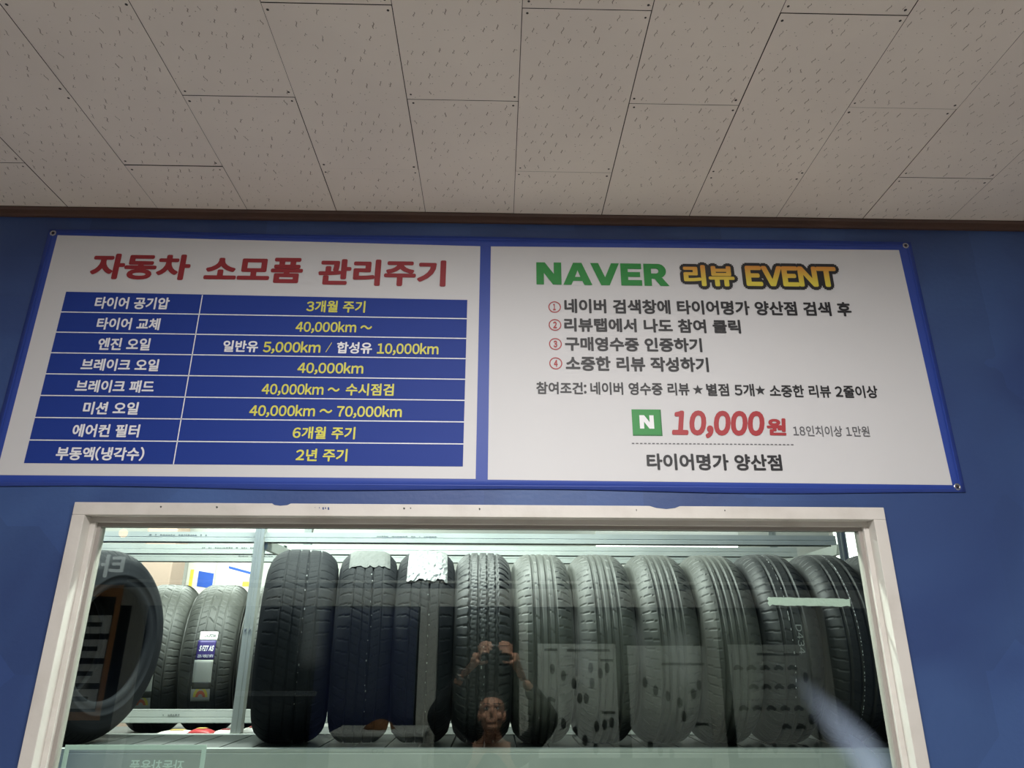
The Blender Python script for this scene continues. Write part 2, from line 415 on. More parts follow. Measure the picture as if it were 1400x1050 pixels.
for cx, q in ((-.575, .3), (-.563, .5), (-.553, .9), (-.546, .7), (-.538, 1.0)): k.prism([(cx, WZ1 - .010), (cx + .004 * q, WZ1 - .009), (cx + .0055 * q, WZ1 - .010 - .007 * q), (cx + .001, WZ1 - .009 - .008 * q)], 'y', -.0168, -.0155)
tag(k.build('paint_smear', M['wall_blue'], win), kind='stuff')

# ---------------------------------------------------------------- the banner
BX0, BX1, BZ0, BZ1 = -1.552, 1.359, 2.352, 3.221
ban = thing('banner', 'wide blue-edged printed banner with two white panels above the window', 'banner', (0, 0, 0))
def banner_cloth():
    nx, nz = 120, 30
    V, F = [], []
    for side, yo in ((0, -.0045), (1, -.0025)):
        for j in range(nz + 1):
            for i in range(nx + 1):
                u, v = i / nx, j / nz
                x = BX0 + (BX1 - BX0) * u; z = BZ0 + (BZ1 - BZ0) * v
                e = 0.0
                if v > .985 or v < .015: e = .004 * math.sin(u * 9.4) ** 2 * (1 if v > .5 else 1)
                if v < .015: z += .004 * math.sin(u * 14)
                if v > .985: z += -.006 * math.sin(u * PI) + .002 * math.sin(u * 17)
                V.append((x, yo, z))
    n = (nx + 1) * (nz + 1)
    for j in range(nz):
        for i in range(nx):
            a = j * (nx + 1) + i
            F.append((a, a + 1, a + nx + 2, a + nx + 1)); F.append((n + a, n + a + nx + 1, n + a + nx + 2, n + a + 1))
    for i in range(nx):
        a = i; F.append((a, n + a, n + a + 1, a + 1)); a = nz * (nx + 1) + i; F.append((a, a + 1, n + a + 1, n + a))
    for j in range(nz):
        a = j * (nx + 1); F.append((a, a + nx + 1, n + a + nx + 1, n + a)); a += nx; F.append((a, n + a, n + a + nx + 1, a + nx + 1))
    return np_mesh('cloth', V, F, [M['banner_blue']])
link('cloth', banner_cloth(), ban)
# the folded hem: a slightly raised line round the edge
hm = MB(); ring(hm, BX0 + .012, BX1 - .012, BZ0 + .012, BZ1 - .014, .0025, -.0056, -.0044, 0, 0); hm.build('hem', M['banner_blue'], ban)
def film(name, pts, y, m, parent):
    return MB().prism(pts, 'y', y, y + .0004).build(name, m, parent)
film('white_panel', [(-1.517, 2.386), (-.111, 2.385), (-.1115, 3.179), (-1.519, 3.199)], -.0050, M['banner_white'], ban)
film('white_panel', [(-.075, 2.383), (1.322, 2.377), (1.312, 3.187), (-.076, 3.179)], -.0050, M['banner_white'], ban)
TX0, TX1, TZ0, TZ1 = -1.445, -.150, 2.422, 2.983
film('table', [(TX0, TZ0), (TX1, TZ0), (TX1, TZ1 - .006), (TX0, TZ1 + .006)], -.0056, M['table_blue'], ban)
tl = MB()
for r in range(1, 8):
    zz = TZ0 + (TZ1 - TZ0) * r / 8
    d = .004 * r / 8
    tl.prism([(TX0, zz - .0016 + d), (TX1, zz - .0016 - d), (TX1, zz + .0016 - d), (TX0, zz + .0016 + d)], 'y', -.0063, -.0059)
tl.box(-1.0085, -1.0055, -.0063, -.0059, TZ0, TZ1)
tl.build('table_rule', M['white'], ban)
Y = -.0064
def T(body, x0, x1, z0, z1, m, wt=0.012, sh=0.0, y=Y): return text_fit('lettering', body, x0, x1, z0, z1, y, M[m], ban, wt, sh)
T('자동차', -1.384, -1.062, 3.036, 3.131, 'red', .040); T('소모품', -1.014, -.693, 3.030, 3.124, 'red', .040); T('관리주기', -.642, -.223, 3.024, 3.122, 'red', .040)
for t in [('타이어 공기압', -1.344, -1.108, 2.929, 2.972), ('타이어 교체', -1.323, -1.125, 2.856, 2.898), ('엔진 오일', -1.305, -1.143, 2.786, 2.828),
          ('브레이크 오일', -1.343, -1.104, 2.716, 2.757), ('브레이크 패드', -1.345, -1.106, 2.645, 2.686), ('미션 오일', -1.307, -1.141, 2.574, 2.615),
          ('에어컨 필터', -1.324, -1.125, 2.503, 2.544), ('부동액(냉각수)', -1.357, -1.098, 2.431, 2.474)]:
    T(*t, 'white', .031)
for t in [('3개월 주기', -.668, -.479, 2.926, 2.968), ('40,000km ~', -.695, -.452, 2.852, 2.894), ('5,000km', -.789, -.609, 2.780, 2.823), ('/', -.592, -.575, 2.786, 2.821),
          ('10,000km', -.431, -.237, 2.779, 2.822), ('40,000km', -.674, -.469, 2.711, 2.753), ('40,000km ~', -.776, -.537, 2.640, 2.681), ('수시점검', -.518, -.370, 2.643, 2.683),
          ('40,000km ~ 70,000km', -.805, -.341, 2.570, 2.611), ('6개월 주기', -.666, -.478, 2.503, 2.542), ('2년 주기', -.649, -.496, 2.434, 2.473)]:
    T(*t, 'yellow', .026)
T('일반유', -.915, -.805, 2.784, 2.824, 'white', .030); T('합성유', -.558, -.447, 2.783, 2.823, 'white', .030)
# right panel
def NAVER():
    """the heavy geometric wordmark, drawn as outlines"""
    g = []
    t = .30
    g.append([[(0, 0), (t, 0), (t, .52), (.66, 0), (1, 0), (1, 1), (.70, 1), (.70, .48), (.34, 1), (0, 1)]])                    # N
    g.append([[(0, 0), (.32, 0), (.40, .18), (.76, .18), (.84, 0), (1.16, 0), (.75, 1), (.41, 1)], [(.475, .36), (.58, .66), (.685, .36)]])   # A
    g.append([[(.41, 0), (.75, 0), (1.16, 1), (.84, 1), (.58, .36), (.32, 1), (0, 1)]])                                        # V
    g.append([[(0, 0), (.84, 0), (.84, .25), (.29, .25), (.29, .39), (.78, .39), (.78, .61), (.29, .61), (.29, .75), (.84, .75), (.84, 1), (0, 1)]])     # E
    arc = [(.58 + .32 * math.cos(a), .675 + .325 * math.sin(a)) for a in [R_(90 - 15 * i) for i in range(13)]]
    g.append([[(0, 0), (.30, 0), (.30, .32), (.42, .32), (.64, 0), (1.0, 0), (.72, .38)] + arc[::-1][1:] + [(0, 1)],
              [(.30, .56), (.30, .78), (.50, .78), (.57, .75), (.60, .67), (.57, .59), (.50, .56)]])                          # R
    adv = [1.0, 1.16, 1.16, .84, .92]; gap = [.07, -.06, .05, .09]
    X = 0; out = []
    for i, loops in enumerate(g):
        out.append([[(x + X, y) for x, y in lp] for lp in loops]); X += adv[i] + (gap[i] if i < 4 else 0)
    return out, X
def poly_mesh(name, loops_list, y, m, parent):
    bm = bmesh.new()
    for loops in loops_list:
        es = []
        for lp in loops:
            vv = [bm.verts.new((p[0], y, p[1])) for p in lp]
            es += [bm.edges.new((vv[i], vv[(i + 1) % len(vv)])) for i in range(len(vv))]
        bmesh.ops.triangle_fill(bm, use_beauty=True, edges=es, normal=(0, -1, 0))
    me = bpy.data.meshes.new(name); bm.to_mesh(me); bm.free(); me.materials.append(m)
    return link(name, me, parent)
gl, GWt = NAVER()
fit = lambda p, x0, x1, z0, z1, wt: (x0 + p[0] / wt * (x1 - x0), z0 + p[1] * (z1 - z0))
poly_mesh('lettering', [[[fit(p, .076, .510, 3.037, 3.120, GWt) for p in lp] for lp in loops] for loops in gl], Y, M['green'], ban)
T('리뷰', .5545, .7475, 3.0265, 3.1285, 'black', .165); T('리뷰', .566, .736, 3.038, 3.117, 'gold', .042, 0, Y - .0006)
T('EVENT', .7625, 1.0925, 3.0295, 3.1285, 'black', .175); T('EVENT', .774, 1.081, 3.041, 3.117, 'gold', .050, 0, Y - .0006)
for n, z0, z1 in (('1', 2.933, 2.977), ('2', 2.869, 2.913), ('3', 2.802, 2.846), ('4', 2.736, 2.779)):
    cx, cz, ro = .1345, (z0 + z1) / 2, .0205
    lo = [(cx + ro * math.cos(a), cz + ro * math.sin(a)) for a in np.linspace(0, 2 * PI, 32, endpoint=False)]
    li = [(cx + (ro - .0033) * math.cos(a), cz + (ro - .0033) * math.sin(a)) for a in np.linspace(0, 2 * PI, 32, endpoint=False)]
    poly_mesh('number_ring', [[lo, li]], Y, M['red2'], ban)
    T(n, cx - (.006 if n != '1' else .0055), cx + (.006 if n != '1' else .0035), cz - .012, cz + .012, 'red2', .045)
for t in [('네이버 검색창에 타이어명가 양산점 검색 후', .166, 1.110, 2.934, 2.986), ('리뷰탭에서 나도 참여 클릭', .164, .737, 2.868, 2.917), ('구매영수증 인증하기', .165, .605, 2.801, 2.850), ('소중한 리뷰 작성하기', .166, .620, 2.733, 2.783)]:
    T(*t, 'black', .036)
for t in [('참여조건:', .072, .229, 2.654, 2.695), ('네이버 영수증 리뷰', .241, .552, 2.654, 2.696), ('별점 5개', .605, .756, 2.653, 2.695), ('소중한 리뷰 2줄이상', .804, 1.147, 2.651, 2.693)]:
    T(*t, 'black', .028)
for x0, x1 in ((.562, .595), (.759, .791)):
    cx, cz = (x0 + x1) / 2, 2.673
    poly_mesh('star', [[[(cx + (.0175 if i % 2 == 0 else .0072) * math.cos(PI / 2 + i * PI / 5), cz + (.0175 if i % 2 == 0 else .0072) * math.sin(PI / 2 + i * PI / 5)) for i in range(10)]]], Y, M['black'], ban)
film('emblem', [(.366, 2.522), (.457, 2.522), (.457, 2.607), (.366, 2.607)], -.0056, M['green_dark'], ban)
film('emblem', [(.366, 2.526), (.453, 2.526), (.453, 2.607), (.366, 2.607)], -.0060, M['green'], ban)
nl = [[(0, 0), (.30, 0), (.30, .52), (.66, 0), (1, 0), (1, 1), (.70, 1), (.70, .48), (.34, 1), (0, 1)]]
poly_mesh('lettering', [[[fit(p, .389, .433, 2.545, 2.588, 1) for p in lp] for lp in nl]], Y, M['white'], ban)
T('10,000', .486, .776, 2.516, 2.605, 'red2', .048, .16); T('원', .781, .842, 2.527, 2.582, 'red2', .045, .08)
T('18인치이상 1만원', .861, 1.098, 2.525, 2.559, 'grey', .012)
ds = MB(); x = .361
while x < .852: ds.box(x, x + .0075, -.0064, -.0060, 2.4965, 2.4995); x += .0125
ds.build('dashed_rule', M['grey'], ban)
T('타이어명가 양산점', .403, .813, 2.416, 2.467, 'black', .034)
# grommets with screws
for gx, gz in ((BX0 + .016, BZ1 - .014), (BX1 - .020, BZ1 - .016), (BX1 - .022, BZ0 + .020), (BX0 + .016, BZ0 + .02)):
    g = MB(); n = 24
    for (r0, r1, ya, yb) in ((.0050, .0105, -.0046, -.0072),):
        vs_ = []
        for i in range(n):
            c, s_ = math.cos(2 * PI * i / n), math.sin(2 * PI * i / n)
            vs_ += [(gx + r1 * c, ya, gz + r1 * s_), (gx + (r0 + r1) / 2 * c, yb, gz + (r0 + r1) / 2 * s_), (gx + r0 * c, ya + .0006, gz + r0 * s_)]
        fs = []
        for i in range(n):
            a, c2 = 3 * i, 3 * ((i + 1) % n)
            fs += [(a, c2, c2 + 1, a + 1), (a + 1, c2 + 1, c2 + 2, a + 2)]
        g.add(vs_, fs)
    gr = g.build('grommet', M['steel'], ban, True)
    MB().cyl((gx, -.0046, gz), (gx, -.0085, gz), .0046, 14, 0, .003).build('screw', M['screw'], gr)

# ---------------------------------------------------------------- behind the glass: the tyre store
GYB, GZ = 4.7, 4.0
tag(MB().box(-5.2, 5.2, .1, GYB, -.1, 0).build('floor_1', M['concrete']), kind='structure')
tag(MB().box(-5.2, 5.2, GYB, GYB + .1, 0, GZ).build('wall_back_1', M['garage_wall']), kind='structure')
tag(MB().box(-5.3, -5.2, .1, GYB, 0, GZ).build('wall_left_1', M['garage_wall']), kind='structure')
tag(MB().box(5.2, 5.3, .1, GYB, 0, GZ).build('wall_right_1', M['garage_wall']), kind='structure')
tag(MB().box(-5.2, 5.2, .1, GYB, GZ, GZ + .1).build('ceiling_1', M['garage_wall']), kind='structure')
b = MB(); b.box(-5.2, XL, 0, .1, 0, GZ); b.box(XR, 5.2, 0, .1, 0, GZ); b.box(XL, XR, .0, .1, H + .1, GZ)
tag(b.build('wall_front_1', M['garage_wall']), kind='structure')

def beam(mb, x0, x1, y, z0, z1, depth=.028, mi=0):
    """a pressed steel rail: front face with shallow lips and grooves"""
    h = z1 - z0
    pts = [(y, z0), (y - .002, z0 + .06 * h), (y - .002, z0 + .40 * h), (y - .0008, z0 + .42 * h), (y - .0008, z0 + .45 * h), (y - .002, z0 + .47 * h),
           (y - .002, z0 + .86 * h), (y - .0008, z0 + .88 * h), (y - .0008, z0 + .90 * h), (y - .002, z0 + .92 * h), (y - .002, z1), (y + depth, z1), (y + depth, z0)]
    mb.prism(pts, 'x', x0, x1, mi)
def channel(mb, x0, x1, y, z0, z1, depth=.055, t=.0022):
    h = z1 - z0; e = .0012
    pts = [(y, z0), (y, z0 + .42 * h), (y + e, z0 + .44 * h), (y + e, z0 + .48 * h), (y, z0 + .50 * h), (y, z1), (y + depth, z1), (y + depth, z0), (y + depth - t, z0), (y + depth - t, z1 - t), (y + t + e, z1 - t), (y + t + e, z0)]
    mb.prism(pts, 'x', x0, x1)
def prints(name, x0, x1, y, z, h, parent, seed):
    """a line of tiny stamped characters too small to read"""
    r = random.Random(seed); mb = MB(); x = x0
    while x < x1:
        wd = r.uniform(.004, .010); mb.box(x, x + wd, y - .0008, y - .0001, z, z + h * r.uniform(.6, 1)); x += wd + r.choice((.003, .003, .004, .016))
    return tag(mb.build(name, M['rail_print'], parent), kind='stuff')

DECK = 1.60                                                   # where the front row stands
rack = thing('tyre_rack', 'pale steel rack right behind the window carrying the front row of tyres', 'rack', (0, 0, 0))
m_ = MB(); beam(m_, -2.3, 2.2, .385, DECK - .085, DECK + .019, .03); m_.build('front_rail', M['rail'], rack)
m_ = MB(); beam(m_, -2.3, 2.2, .93, DECK - .06, DECK + .002, .03); m_.build('rear_rail', M['rail'], rack)
m_ = MB()
for xx in np.arange(-2.28, 2.2, .11): m_.box(xx, xx + .104, .415, .93, DECK - .02, DECK)
m_.build('deck', M['deck'], rack)
for px in (-2.3, 2.2):
    for py in (.40, .94):
        MB().box(px - .02, px + .02, py - .02, py + .02, 0, DECK + .02 if px < 0 else 2.6, 0, .003).build('post', M['post'], rack)
rack2 = thing('tyre_rack', 'steel rack standing behind the first, its upper rails under the window head', 'rack', (0, 0, 0))
UZ0, UZ1 = 2.326, 2.366
for (xa, xb) in ((-3.2, -1.056), (-1.020, 1.40)):
    for k, yy in enumerate((.955, 1.37, 1.70)):
        m_ = MB(); channel(m_, xa, xb, yy, UZ0, UZ1 + .003 * k); rl = m_.build('upper_rail', M['rail'], rack2)
        if xa < -2: prints('stamped_text', -1.50 + .06 * k, -1.26 + .06 * k, yy, UZ0 + .024, .006, rl, k)
        elif k == 0: prints('stamped_text', -.55, -.30, yy, UZ0 + .024, .004, rl, 9)
def slotted_post(x, y, z0, z1, parent):
    mb = MB()
    mb.prism([(x - .019, y - .012), (x + .019, y - .012), (x + .019, y + .026), (x + .014, y + .026), (x + .014, y - .008), (x - .019, y - .008)], 'z', z0, z1)
    mb.box(x - .004, x + .004, y - .0135, y - .012, z0, z1)
    p = mb.build('post', M['post'], parent)
    for bx in (-.009, .009): MB().cyl((x + bx, y - .012, DECK + .38), (x + bx, y - .017, DECK + .38), .0035, 10).build('bolt', M['steel'], p)
    return p
for px in (-3.22, -1.038, 1.42):
    slotted_post(px, .955, 0, 3.0, rack2); slotted_post(px, 1.72, 0, 3.0, rack2)
    MB().box(px + .012, px + .030, .97, 1.70, UZ0 - .03, UZ0 + .012).build('side_arm', M['post'], rack2)
LOW = 1.55
m_ = MB(); beam(m_, -3.2, 1.33, 1.13, LOW + .072, LOW + .122, .03); lr = m_.build('lower_rail', M['rail'], rack2)
prints('stamped_text', -1.40, -1.335, 1.127, LOW + .10, .006, lr, 4)
m_ = MB(); m_.box(-3.2, 1.33, 1.16, 1.75, LOW - .02, LOW); m_.build('lower_deck', M['deck'], rack2)
# thing lying between the two racks: small packets
def packet(x, y, z, sx, sy, sz, mats, label, rz=0.0):
    t = thing('packet', label, 'packet', (x, y, z), (0, 0, rz), 'packets between the racks')
    mb = MB(); n = 10
    V = []; F = []
    for i in range(n + 1):                                       # a pillow pack: crimped ends, fat middle
        u = i / n; fat = max(.12, math.sin(PI * u) ** .5)
        for a in range(12):
            an = 2 * PI * a / 12
            V.append(((u - .5) * sx, math.cos(an) * sy / 2 * (.8 + .2 * fat), sz / 2 + math.sin(an) * sz / 2 * fat))
    for i in range(n):
        for a in range(12): F.append((i * 12 + a, i * 12 + (a + 1) % 12, (i + 1) * 12 + (a + 1) % 12, (i + 1) * 12 + a))
    F.append(tuple(range(12))); F.append(tuple(range(n * 12, n * 12 + 12)))
    mb.add(V, F); mb.build('wrapper', M[mats[0]], t, True)
    mb = MB(); mb.prism([(-sx * .18, -sy * .25), (sx * .16, -sy * .25), (sx * .16, sy * .25), (-sx * .18, sy * .25)], 'z', sz * .985, sz * 1.01); mb.build('printed_patch', M[mats[1]], t)
    return t
PZ = DECK + .002
packet(-1.285, 1.02, 1.583, .15, .07, .026, ('pack_white', 'pack_yellow'), 'white packet lying left of the red packet below the rear tyres', .1)
packet(-1.185, 1.00, 1.583, .10, .06, .034, ('pack_red', 'pack_yellow'), 'red packet lying behind the rear rail left of the steel post', -.2)
packet(-1.10, 1.02, 1.583, .09, .06, .028, ('pack_white', 'pack_red'), 'white packet lying between the red packet and the steel post', .15)
packet(-.985, 1.01, 1.583, .11, .07, .038, ('pack_white', 'pack_red'), 'pale packet lying right of the steel post behind the biggest tyre', 0)
m_ = MB(); m_.box(-2.2, 1.3, .965, 1.12, 1.567, 1.583); tag(m_.build('shelf_board', M['rail']), 'narrow pale board behind the rear rail under the small packets', 'shelf')

# ---------------------------------------------------------------- tyres
def pat_rib(U, A):
    d = np.zeros_like(U)
    for g in (-.40, -.13, .14, .41): d = np.maximum(d, (np.abs(U - g) < .040) * .0095)
    k = A * 66 / (2 * PI)
    sh = (np.abs(U) > .52) & (((k + .35 * U) % 1) < .085); d = np.maximum(d, sh * .0045)
    rb = (np.abs(np.abs(U) - .27) < .11) & (((k * .5 + 1.3 * U) % 1) < .06); d = np.maximum(d, rb * .003)
    return d
def pat_block(U, A):
    d = np.zeros_like(U); k = A * 62 / (2 * PI)
    zig = .012 * np.sign(np.sin(2 * PI * k))
    for g in (-.54, -.19, .15, .50): d = np.maximum(d, (np.abs(U - g - zig) < .046) * .008)
    for i, (a, b_) in enumerate(((-.53, -.20), (-.18, .14), (.16, .50))):
        d = np.maximum(d, ((U > a) & (U < b_) & (((k * 2 + .37 * i + 1.1 * U) % 1) < .15)) * .0026)
    d = np.maximum(d, ((U > .60) & (((k + .3 * U) % 1) < .20)) * .007)
    d = np.maximum(d, ((U < -.60) & (((k + .5 + .2 * U) % 1) < .12)) * .005)
    return d
def pat_slant(U, A):
    d = np.zeros_like(U); k = A * 74 / (2 * PI)
    for g, wd in ((-.52, .012), (-.17, .020), (.15, .020), (.52, .014)): d = np.maximum(d, (np.abs(U - g) < wd) * .007)
    s1 = (U < .10) & (U > -.60) & (((k + 1.6 * U) % 1) < .075); d = np.maximum(d, s1 * .0024)
    s2 = (U > .18) & (U < .50) & (((k - 1.3 * U) % 1) < .07); d = np.maximum(d, s2 * .0024)
    s3 = (np.abs(U) > .58) & (((k * .7 - .4 * np.abs(U)) % 1) < .075); d = np.maximum(d, s3 * .0035)
    return d
def pat_sport(U, A):
    d = np.zeros_like(U); k = A * 64 / (2 * PI)
    for g, wd in ((-.56, .022), (-.22, .024), (.14, .024), (.50, .022)): d = np.maximum(d, (np.abs(U - g) < wd) * .007)
    s1 = (U > -.18) & (U < .10) & (((k * .5 + 1.6 * U) % 1) < .08); d = np.maximum(d, s1 * .0045)
    s2 = (np.abs(U + .39) < .12) & (((k - 1.3 * U) % 1) < .10); d = np.maximum(d, s2 * .0042)
    s4 = (np.abs(U - .32) < .12) & (((k + 1.7 * U) % 1) < .10); d = np.maximum(d, s4 * .0042)
    s3 = (np.abs(U) > .60) & (((k + .4 * U) % 1) < .10); d = np.maximum(d, s3 * .0045)
    return d
def pat_wide(U, A):
    d = np.zeros_like(U); k = A * 60 / (2 * PI)
    for g, wd in ((-.42, .045), (-.02, .040), (.40, .045)): d = np.maximum(d, (np.abs(U - g) < wd) * .0075)
    s3 = (np.abs(U) > .50) & (((k + .3 * U) % 1) < .10); d = np.maximum(d, s3 * .005)
    s1 = (np.abs(np.abs(U) - .22) < .14) & (((k + 1.2 * U) % 1) < .08); d = np.maximum(d, s1 * .003)
    return d

def tread_radius(u, R): return R - .005 * np.abs(u) ** 2 - .024 * np.clip((np.abs(u) - .48) / .52, 0, 1) ** 2.2
_tyre_cache = {}
def tyre_meshes(key, W, R, rim, pattern, rub, NA=640, NU=72):
    if key in _tyre_cache: return _tyre_cache[key]
    hw = W / 2; tw = hw * .86
    u = np.linspace(-1, 1, NU + 1); a = np.arange(NA) * 2 * PI / NA
    Ug, Ag = np.meshgrid(u, a)
    r = tread_radius(Ug, R) - pattern(Ug, Ag)
    # axis along x; angle 0 faces -y, +90 deg faces up
    V = np.stack([Ug * tw, -r * np.cos(Ag), r * np.sin(Ag)], -1).reshape(-1, 3)
    n = NU + 1
    i, j = np.meshgrid(np.arange(NA), np.arange(NU), indexing='ij')
    i2 = (i + 1) % NA
    F = np.stack([i * n + j, i * n + j + 1, i2 * n + j + 1, i2 * n + j], -1).reshape(-1, 4)
    tread = np_mesh('tread', V, F, [M[rub]])
    Re = float(tread_radius(np.array(1.0), R))
    sides = []
    NS = 160
    a2 = np.arange(NS) * 2 * PI / NS
    for sgn in (-1, 1):
        mid = (Re + rim) / 2
        prof = [(tw, Re), (tw + .006, Re - .006), (hw * .955, Re - .018), (hw * .962, Re - .020), (hw * .985, Re - .035), (hw, mid + .012), (hw * 1.0, mid - .004), (hw * 1.012, mid - .006), (hw * 1.010, mid - .012), (hw * .99, mid - .014),
                (hw * .965, rim + .028), (hw * .955, rim + .022), (hw * .965, rim + .018), (hw * .93, rim + .008), (hw * .88, rim), (hw * .80, rim - .002), (hw * .74, rim + .004), (hw * .74, rim + .012), (hw * .84, rim + .022), (hw * .93, mid), (hw * .88, Re - .030), (hw * .72, R - .024), (hw * .4, R - .016), (0, R - .014)]
        p = np.array(prof)
        P, A2 = np.meshgrid(np.arange(len(p)), a2)
        rr = p[P, 1]; xx = sgn * p[P, 0]
        V = np.stack([xx, -rr * np.cos(A2), rr * np.sin(A2)], -1).reshape(-1, 3)
        n = len(p)
        i, j = np.meshgrid(np.arange(NS), np.arange(n - 1), indexing='ij'); i2 = (i + 1) % NS
        F = np.stack([i * n + j, i * n + j + 1, i2 * n + j + 1, i2 * n + j], -1).reshape(-1, 4)
        if sgn < 0: F = F[:, ::-1]
        mi = np.tile((np.arange(n - 1) > 15).astype(int), NS)
        sides.append(np_mesh('sidewall', V, F, [M[rub], M['liner']], mi, np.ones(len(F), bool)))
    _tyre_cache[key] = (tread, sides, tw)
    return _tyre_cache[key]
def tyre(key, spec, label, x, y, zc, rz=0.0, ry=0.0, spin=0.0, group=None):
    W, R, rim, pat, rub = spec
    tr, sd, tw = tyre_meshes(key, W, R, rim, pat, rub)
    t = thing('tyre', label, 'tyre', (x, y, zc), (0, ry, rz), group)
    for me, nm in ((tr, 'tread'), (sd[0], 'sidewall'), (sd[1], 'sidewall')):
        o = link(nm, me, t); o.rotation_euler.x = spin
    return t, R, tw
def wrap(tw, R, off=.002):
    """maps (axial fraction u, angle in degrees up from the front) to a point on the tread"""
    def f(u, deg, o=off):
        a = R_(deg); r = float(tread_radius(np.array(u), R)) + o
        return (u * tw, -r * math.cos(a), r * math.sin(a))
    return f
def patch(name, f, u0, u1, a0, a1, m, parent, nu=10, na=14, jitter=0.0, off=.002, thick=.0008, seed=1, ragged=0.0):
    r = random.Random(seed); V = []; F = []
    ed = [r.uniform(-ragged, ragged) for _ in range(nu + 1)]
    for layer in (0, 1):
        for i in range(na + 1):
            for j in range(nu + 1):
                s_ = i / na
                ang = a0 + (a1 - a0) * s_ + ed[j] * (1 - s_)
                V.append(f(u0 + (u1 - u0) * j / nu, ang, off + (thick if layer == 0 else 0) + (r.uniform(0, jitter) if layer == 0 else 0)))
    n = (na + 1) * (nu + 1); k = nu + 1
    for i in range(na):
        for j in range(nu):
            q = i * k + j; F.append((q, q + 1, q + k + 1, q + k)); F.append((n + q, n + q + k, n + q + k + 1, n + q + 1))
    for i in range(na):
        q = i * k; F.append((q, q + k, n + q + k, n + q)); q += nu; F.append((q, n + q, n + q + k, q + k))
    for j in range(nu):
        F.append((j, n + j, n + j + 1, j + 1)); q = na * k + j; F.append((q, q + 1, n + q + 1, n + q))
    mb = MB(); mb.add(V, F)
    return mb.build(name, m, parent, jitter == 0)
def wrap_text(f, body, u0, u1, a0, a1, m, parent, weight=.02, shear=0, off=.0034):
    V, F = text_data(body, weight, shear); lo, hi = V.min(0), V.max(0)
    P = [f(u0 + (x - lo[0]) / (hi[0] - lo[0]) * (u1 - u0), a0 + (y_ - lo[1]) / (hi[1] - lo[1]) * (a1 - a0), off + l_) for x, y_, l_ in V]
    me = bpy.data.meshes.new('lettering'); me.from_pydata(P, [], F); me.materials.append(m)
    return link('lettering', me, parent)
def wrap_text_along(f, body, u0, u1, a0, a1, m, parent, weight=.0):
    """lettering running down the tread, turned a quarter"""
    V, F = text_data(body, weight); lo, hi = V.min(0), V.max(0)
    P = [f(u0 + (y_ - lo[1]) / (hi[1] - lo[1]) * (u1 - u0), a1 - (x - lo[0]) / (hi[0] - lo[0]) * (a1 - a0), .0006 + l_) for x, y_, l_ in V]
    me = bpy.data.meshes.new('lettering'); me.from_pydata(P, [], F); me.materials.append(m)
    return link('lettering', me, parent)
def dashes(f, u, a0, a1, parent, step=2.2, fill=.55, wd=.012, seed=2, wob=0.0, m='mark'):
    r = random.Random(seed); mb = MB(); a = a0
    while a < a1:
        L = step * fill * r.uniform(.25, 1.2); uu = u + wob * r.uniform(-1, 1)
        w2 = wd * r.uniform(.35, 1)
        mb.add([f(uu - w2, a, .0006), f(uu + w2, a, .0006), f(uu + w2, a + L, .0006), f(uu - w2, a + L, .0006)], [(0, 1, 2, 3)])
        a += step * r.uniform(.6, 1.6)
    return tag(mb.build('paint_line', M[m], parent), kind='stuff')

S_BIG = (.248, .330, .205, pat_slant, 'rubber_black')
S_BLK = (.210, .328, .205, pat_slant, 'rubber_black')
S_AT = (.205, .326, .205, pat_block, 'rubber_mid')
S_RIB = (.206, .324, .200, pat_rib, 'rubber_dusty')
S_WID = (.206, .326, .200, pat_wide, 'rubber_mid')
S_SPT = (.228, .322, .228, pat_sport, 'rubber_dusty')
S_END = (.225, .325, .192, pat_sport, 'rubber_black')
GF = 'front row of tyres behind the window'
YC = .70
t, R, tw = tyre('end', S_END, 'tyre at the far left of the front row, its open rim hole facing right', -1.515, .66, DECK + .325, R_(-10), 0, 0, GF)
tyre('end', S_END, 'tyre seen only through the rim hole of the left end tyre', -1.7415, .70, DECK + .325, R_(-10), 0, .4, GF)
t, R, tw = tyre('big', S_BIG, 'biggest and blackest tyre, wide slant-cut tread, right of the steel post', -.772, YC, DECK + .330, R_(13), 0, .2, GF)
f = wrap(tw, R); dashes(f, .15, -35, 60, t, 6, .16, .014, 11, .04, 'mark_faint')
t, R, tw = tyre('black', S_BLK, 'black tyre with a dull grey paper label over its top', -.529, YC, DECK + .328, R_(10), 0, .5, GF)
f = wrap(tw, R); patch('paper_label', f, -.78, .80, 50, 104, M['paper'], t, 14, 14, .0015, .001, .0008, 3, 1.5); dashes(f, .14, -40, 45, t, 5, .2, .018, 5, .05, 'mark_faint')
t, R, tw = tyre('black', S_BLK, 'black tyre with a crinkled silver-white foil label over its top', -.311, YC, DECK + .328, R_(5), 0, 1.1, GF)
f = wrap(tw, R); patch('foil_label', f, -.72, .82, 38, 96, M['foil'], t, 20, 26, .004, .001, .0008, 4, 1.2); dashes(f, .15, -40, 30, t, 5, .2, .018, 6, .05, 'mark_faint')
t, R, tw = tyre('at', S_AT, 'tyre with chunky zig-zag blocks and deep grooves, right of the silver-labelled tyre', -.098, YC, DECK + .326, R_(2), 0, .3, GF)
f = wrap(tw, R); dashes(f, .0, -35, 20, t, 5, .3, .022, 7, .06, 'mark_faint')
for i, (x, lab) in enumerate(((.112, 'grey-dusted ribbed tyre next right of the chunky-blocked tyre'), (.327, 'grey-dusted ribbed tyre, second right of the chunky-blocked tyre'),
                              (.541, 'grey-dusted ribbed tyre, third right of the chunky-blocked tyre'), (.752, 'grey-dusted ribbed tyre, fourth right of the chunky-blocked tyre'))):
    tyre('rib', S_RIB, lab, x, YC, DECK + .324, R_(1 - i), 0, .37 * i, GF)
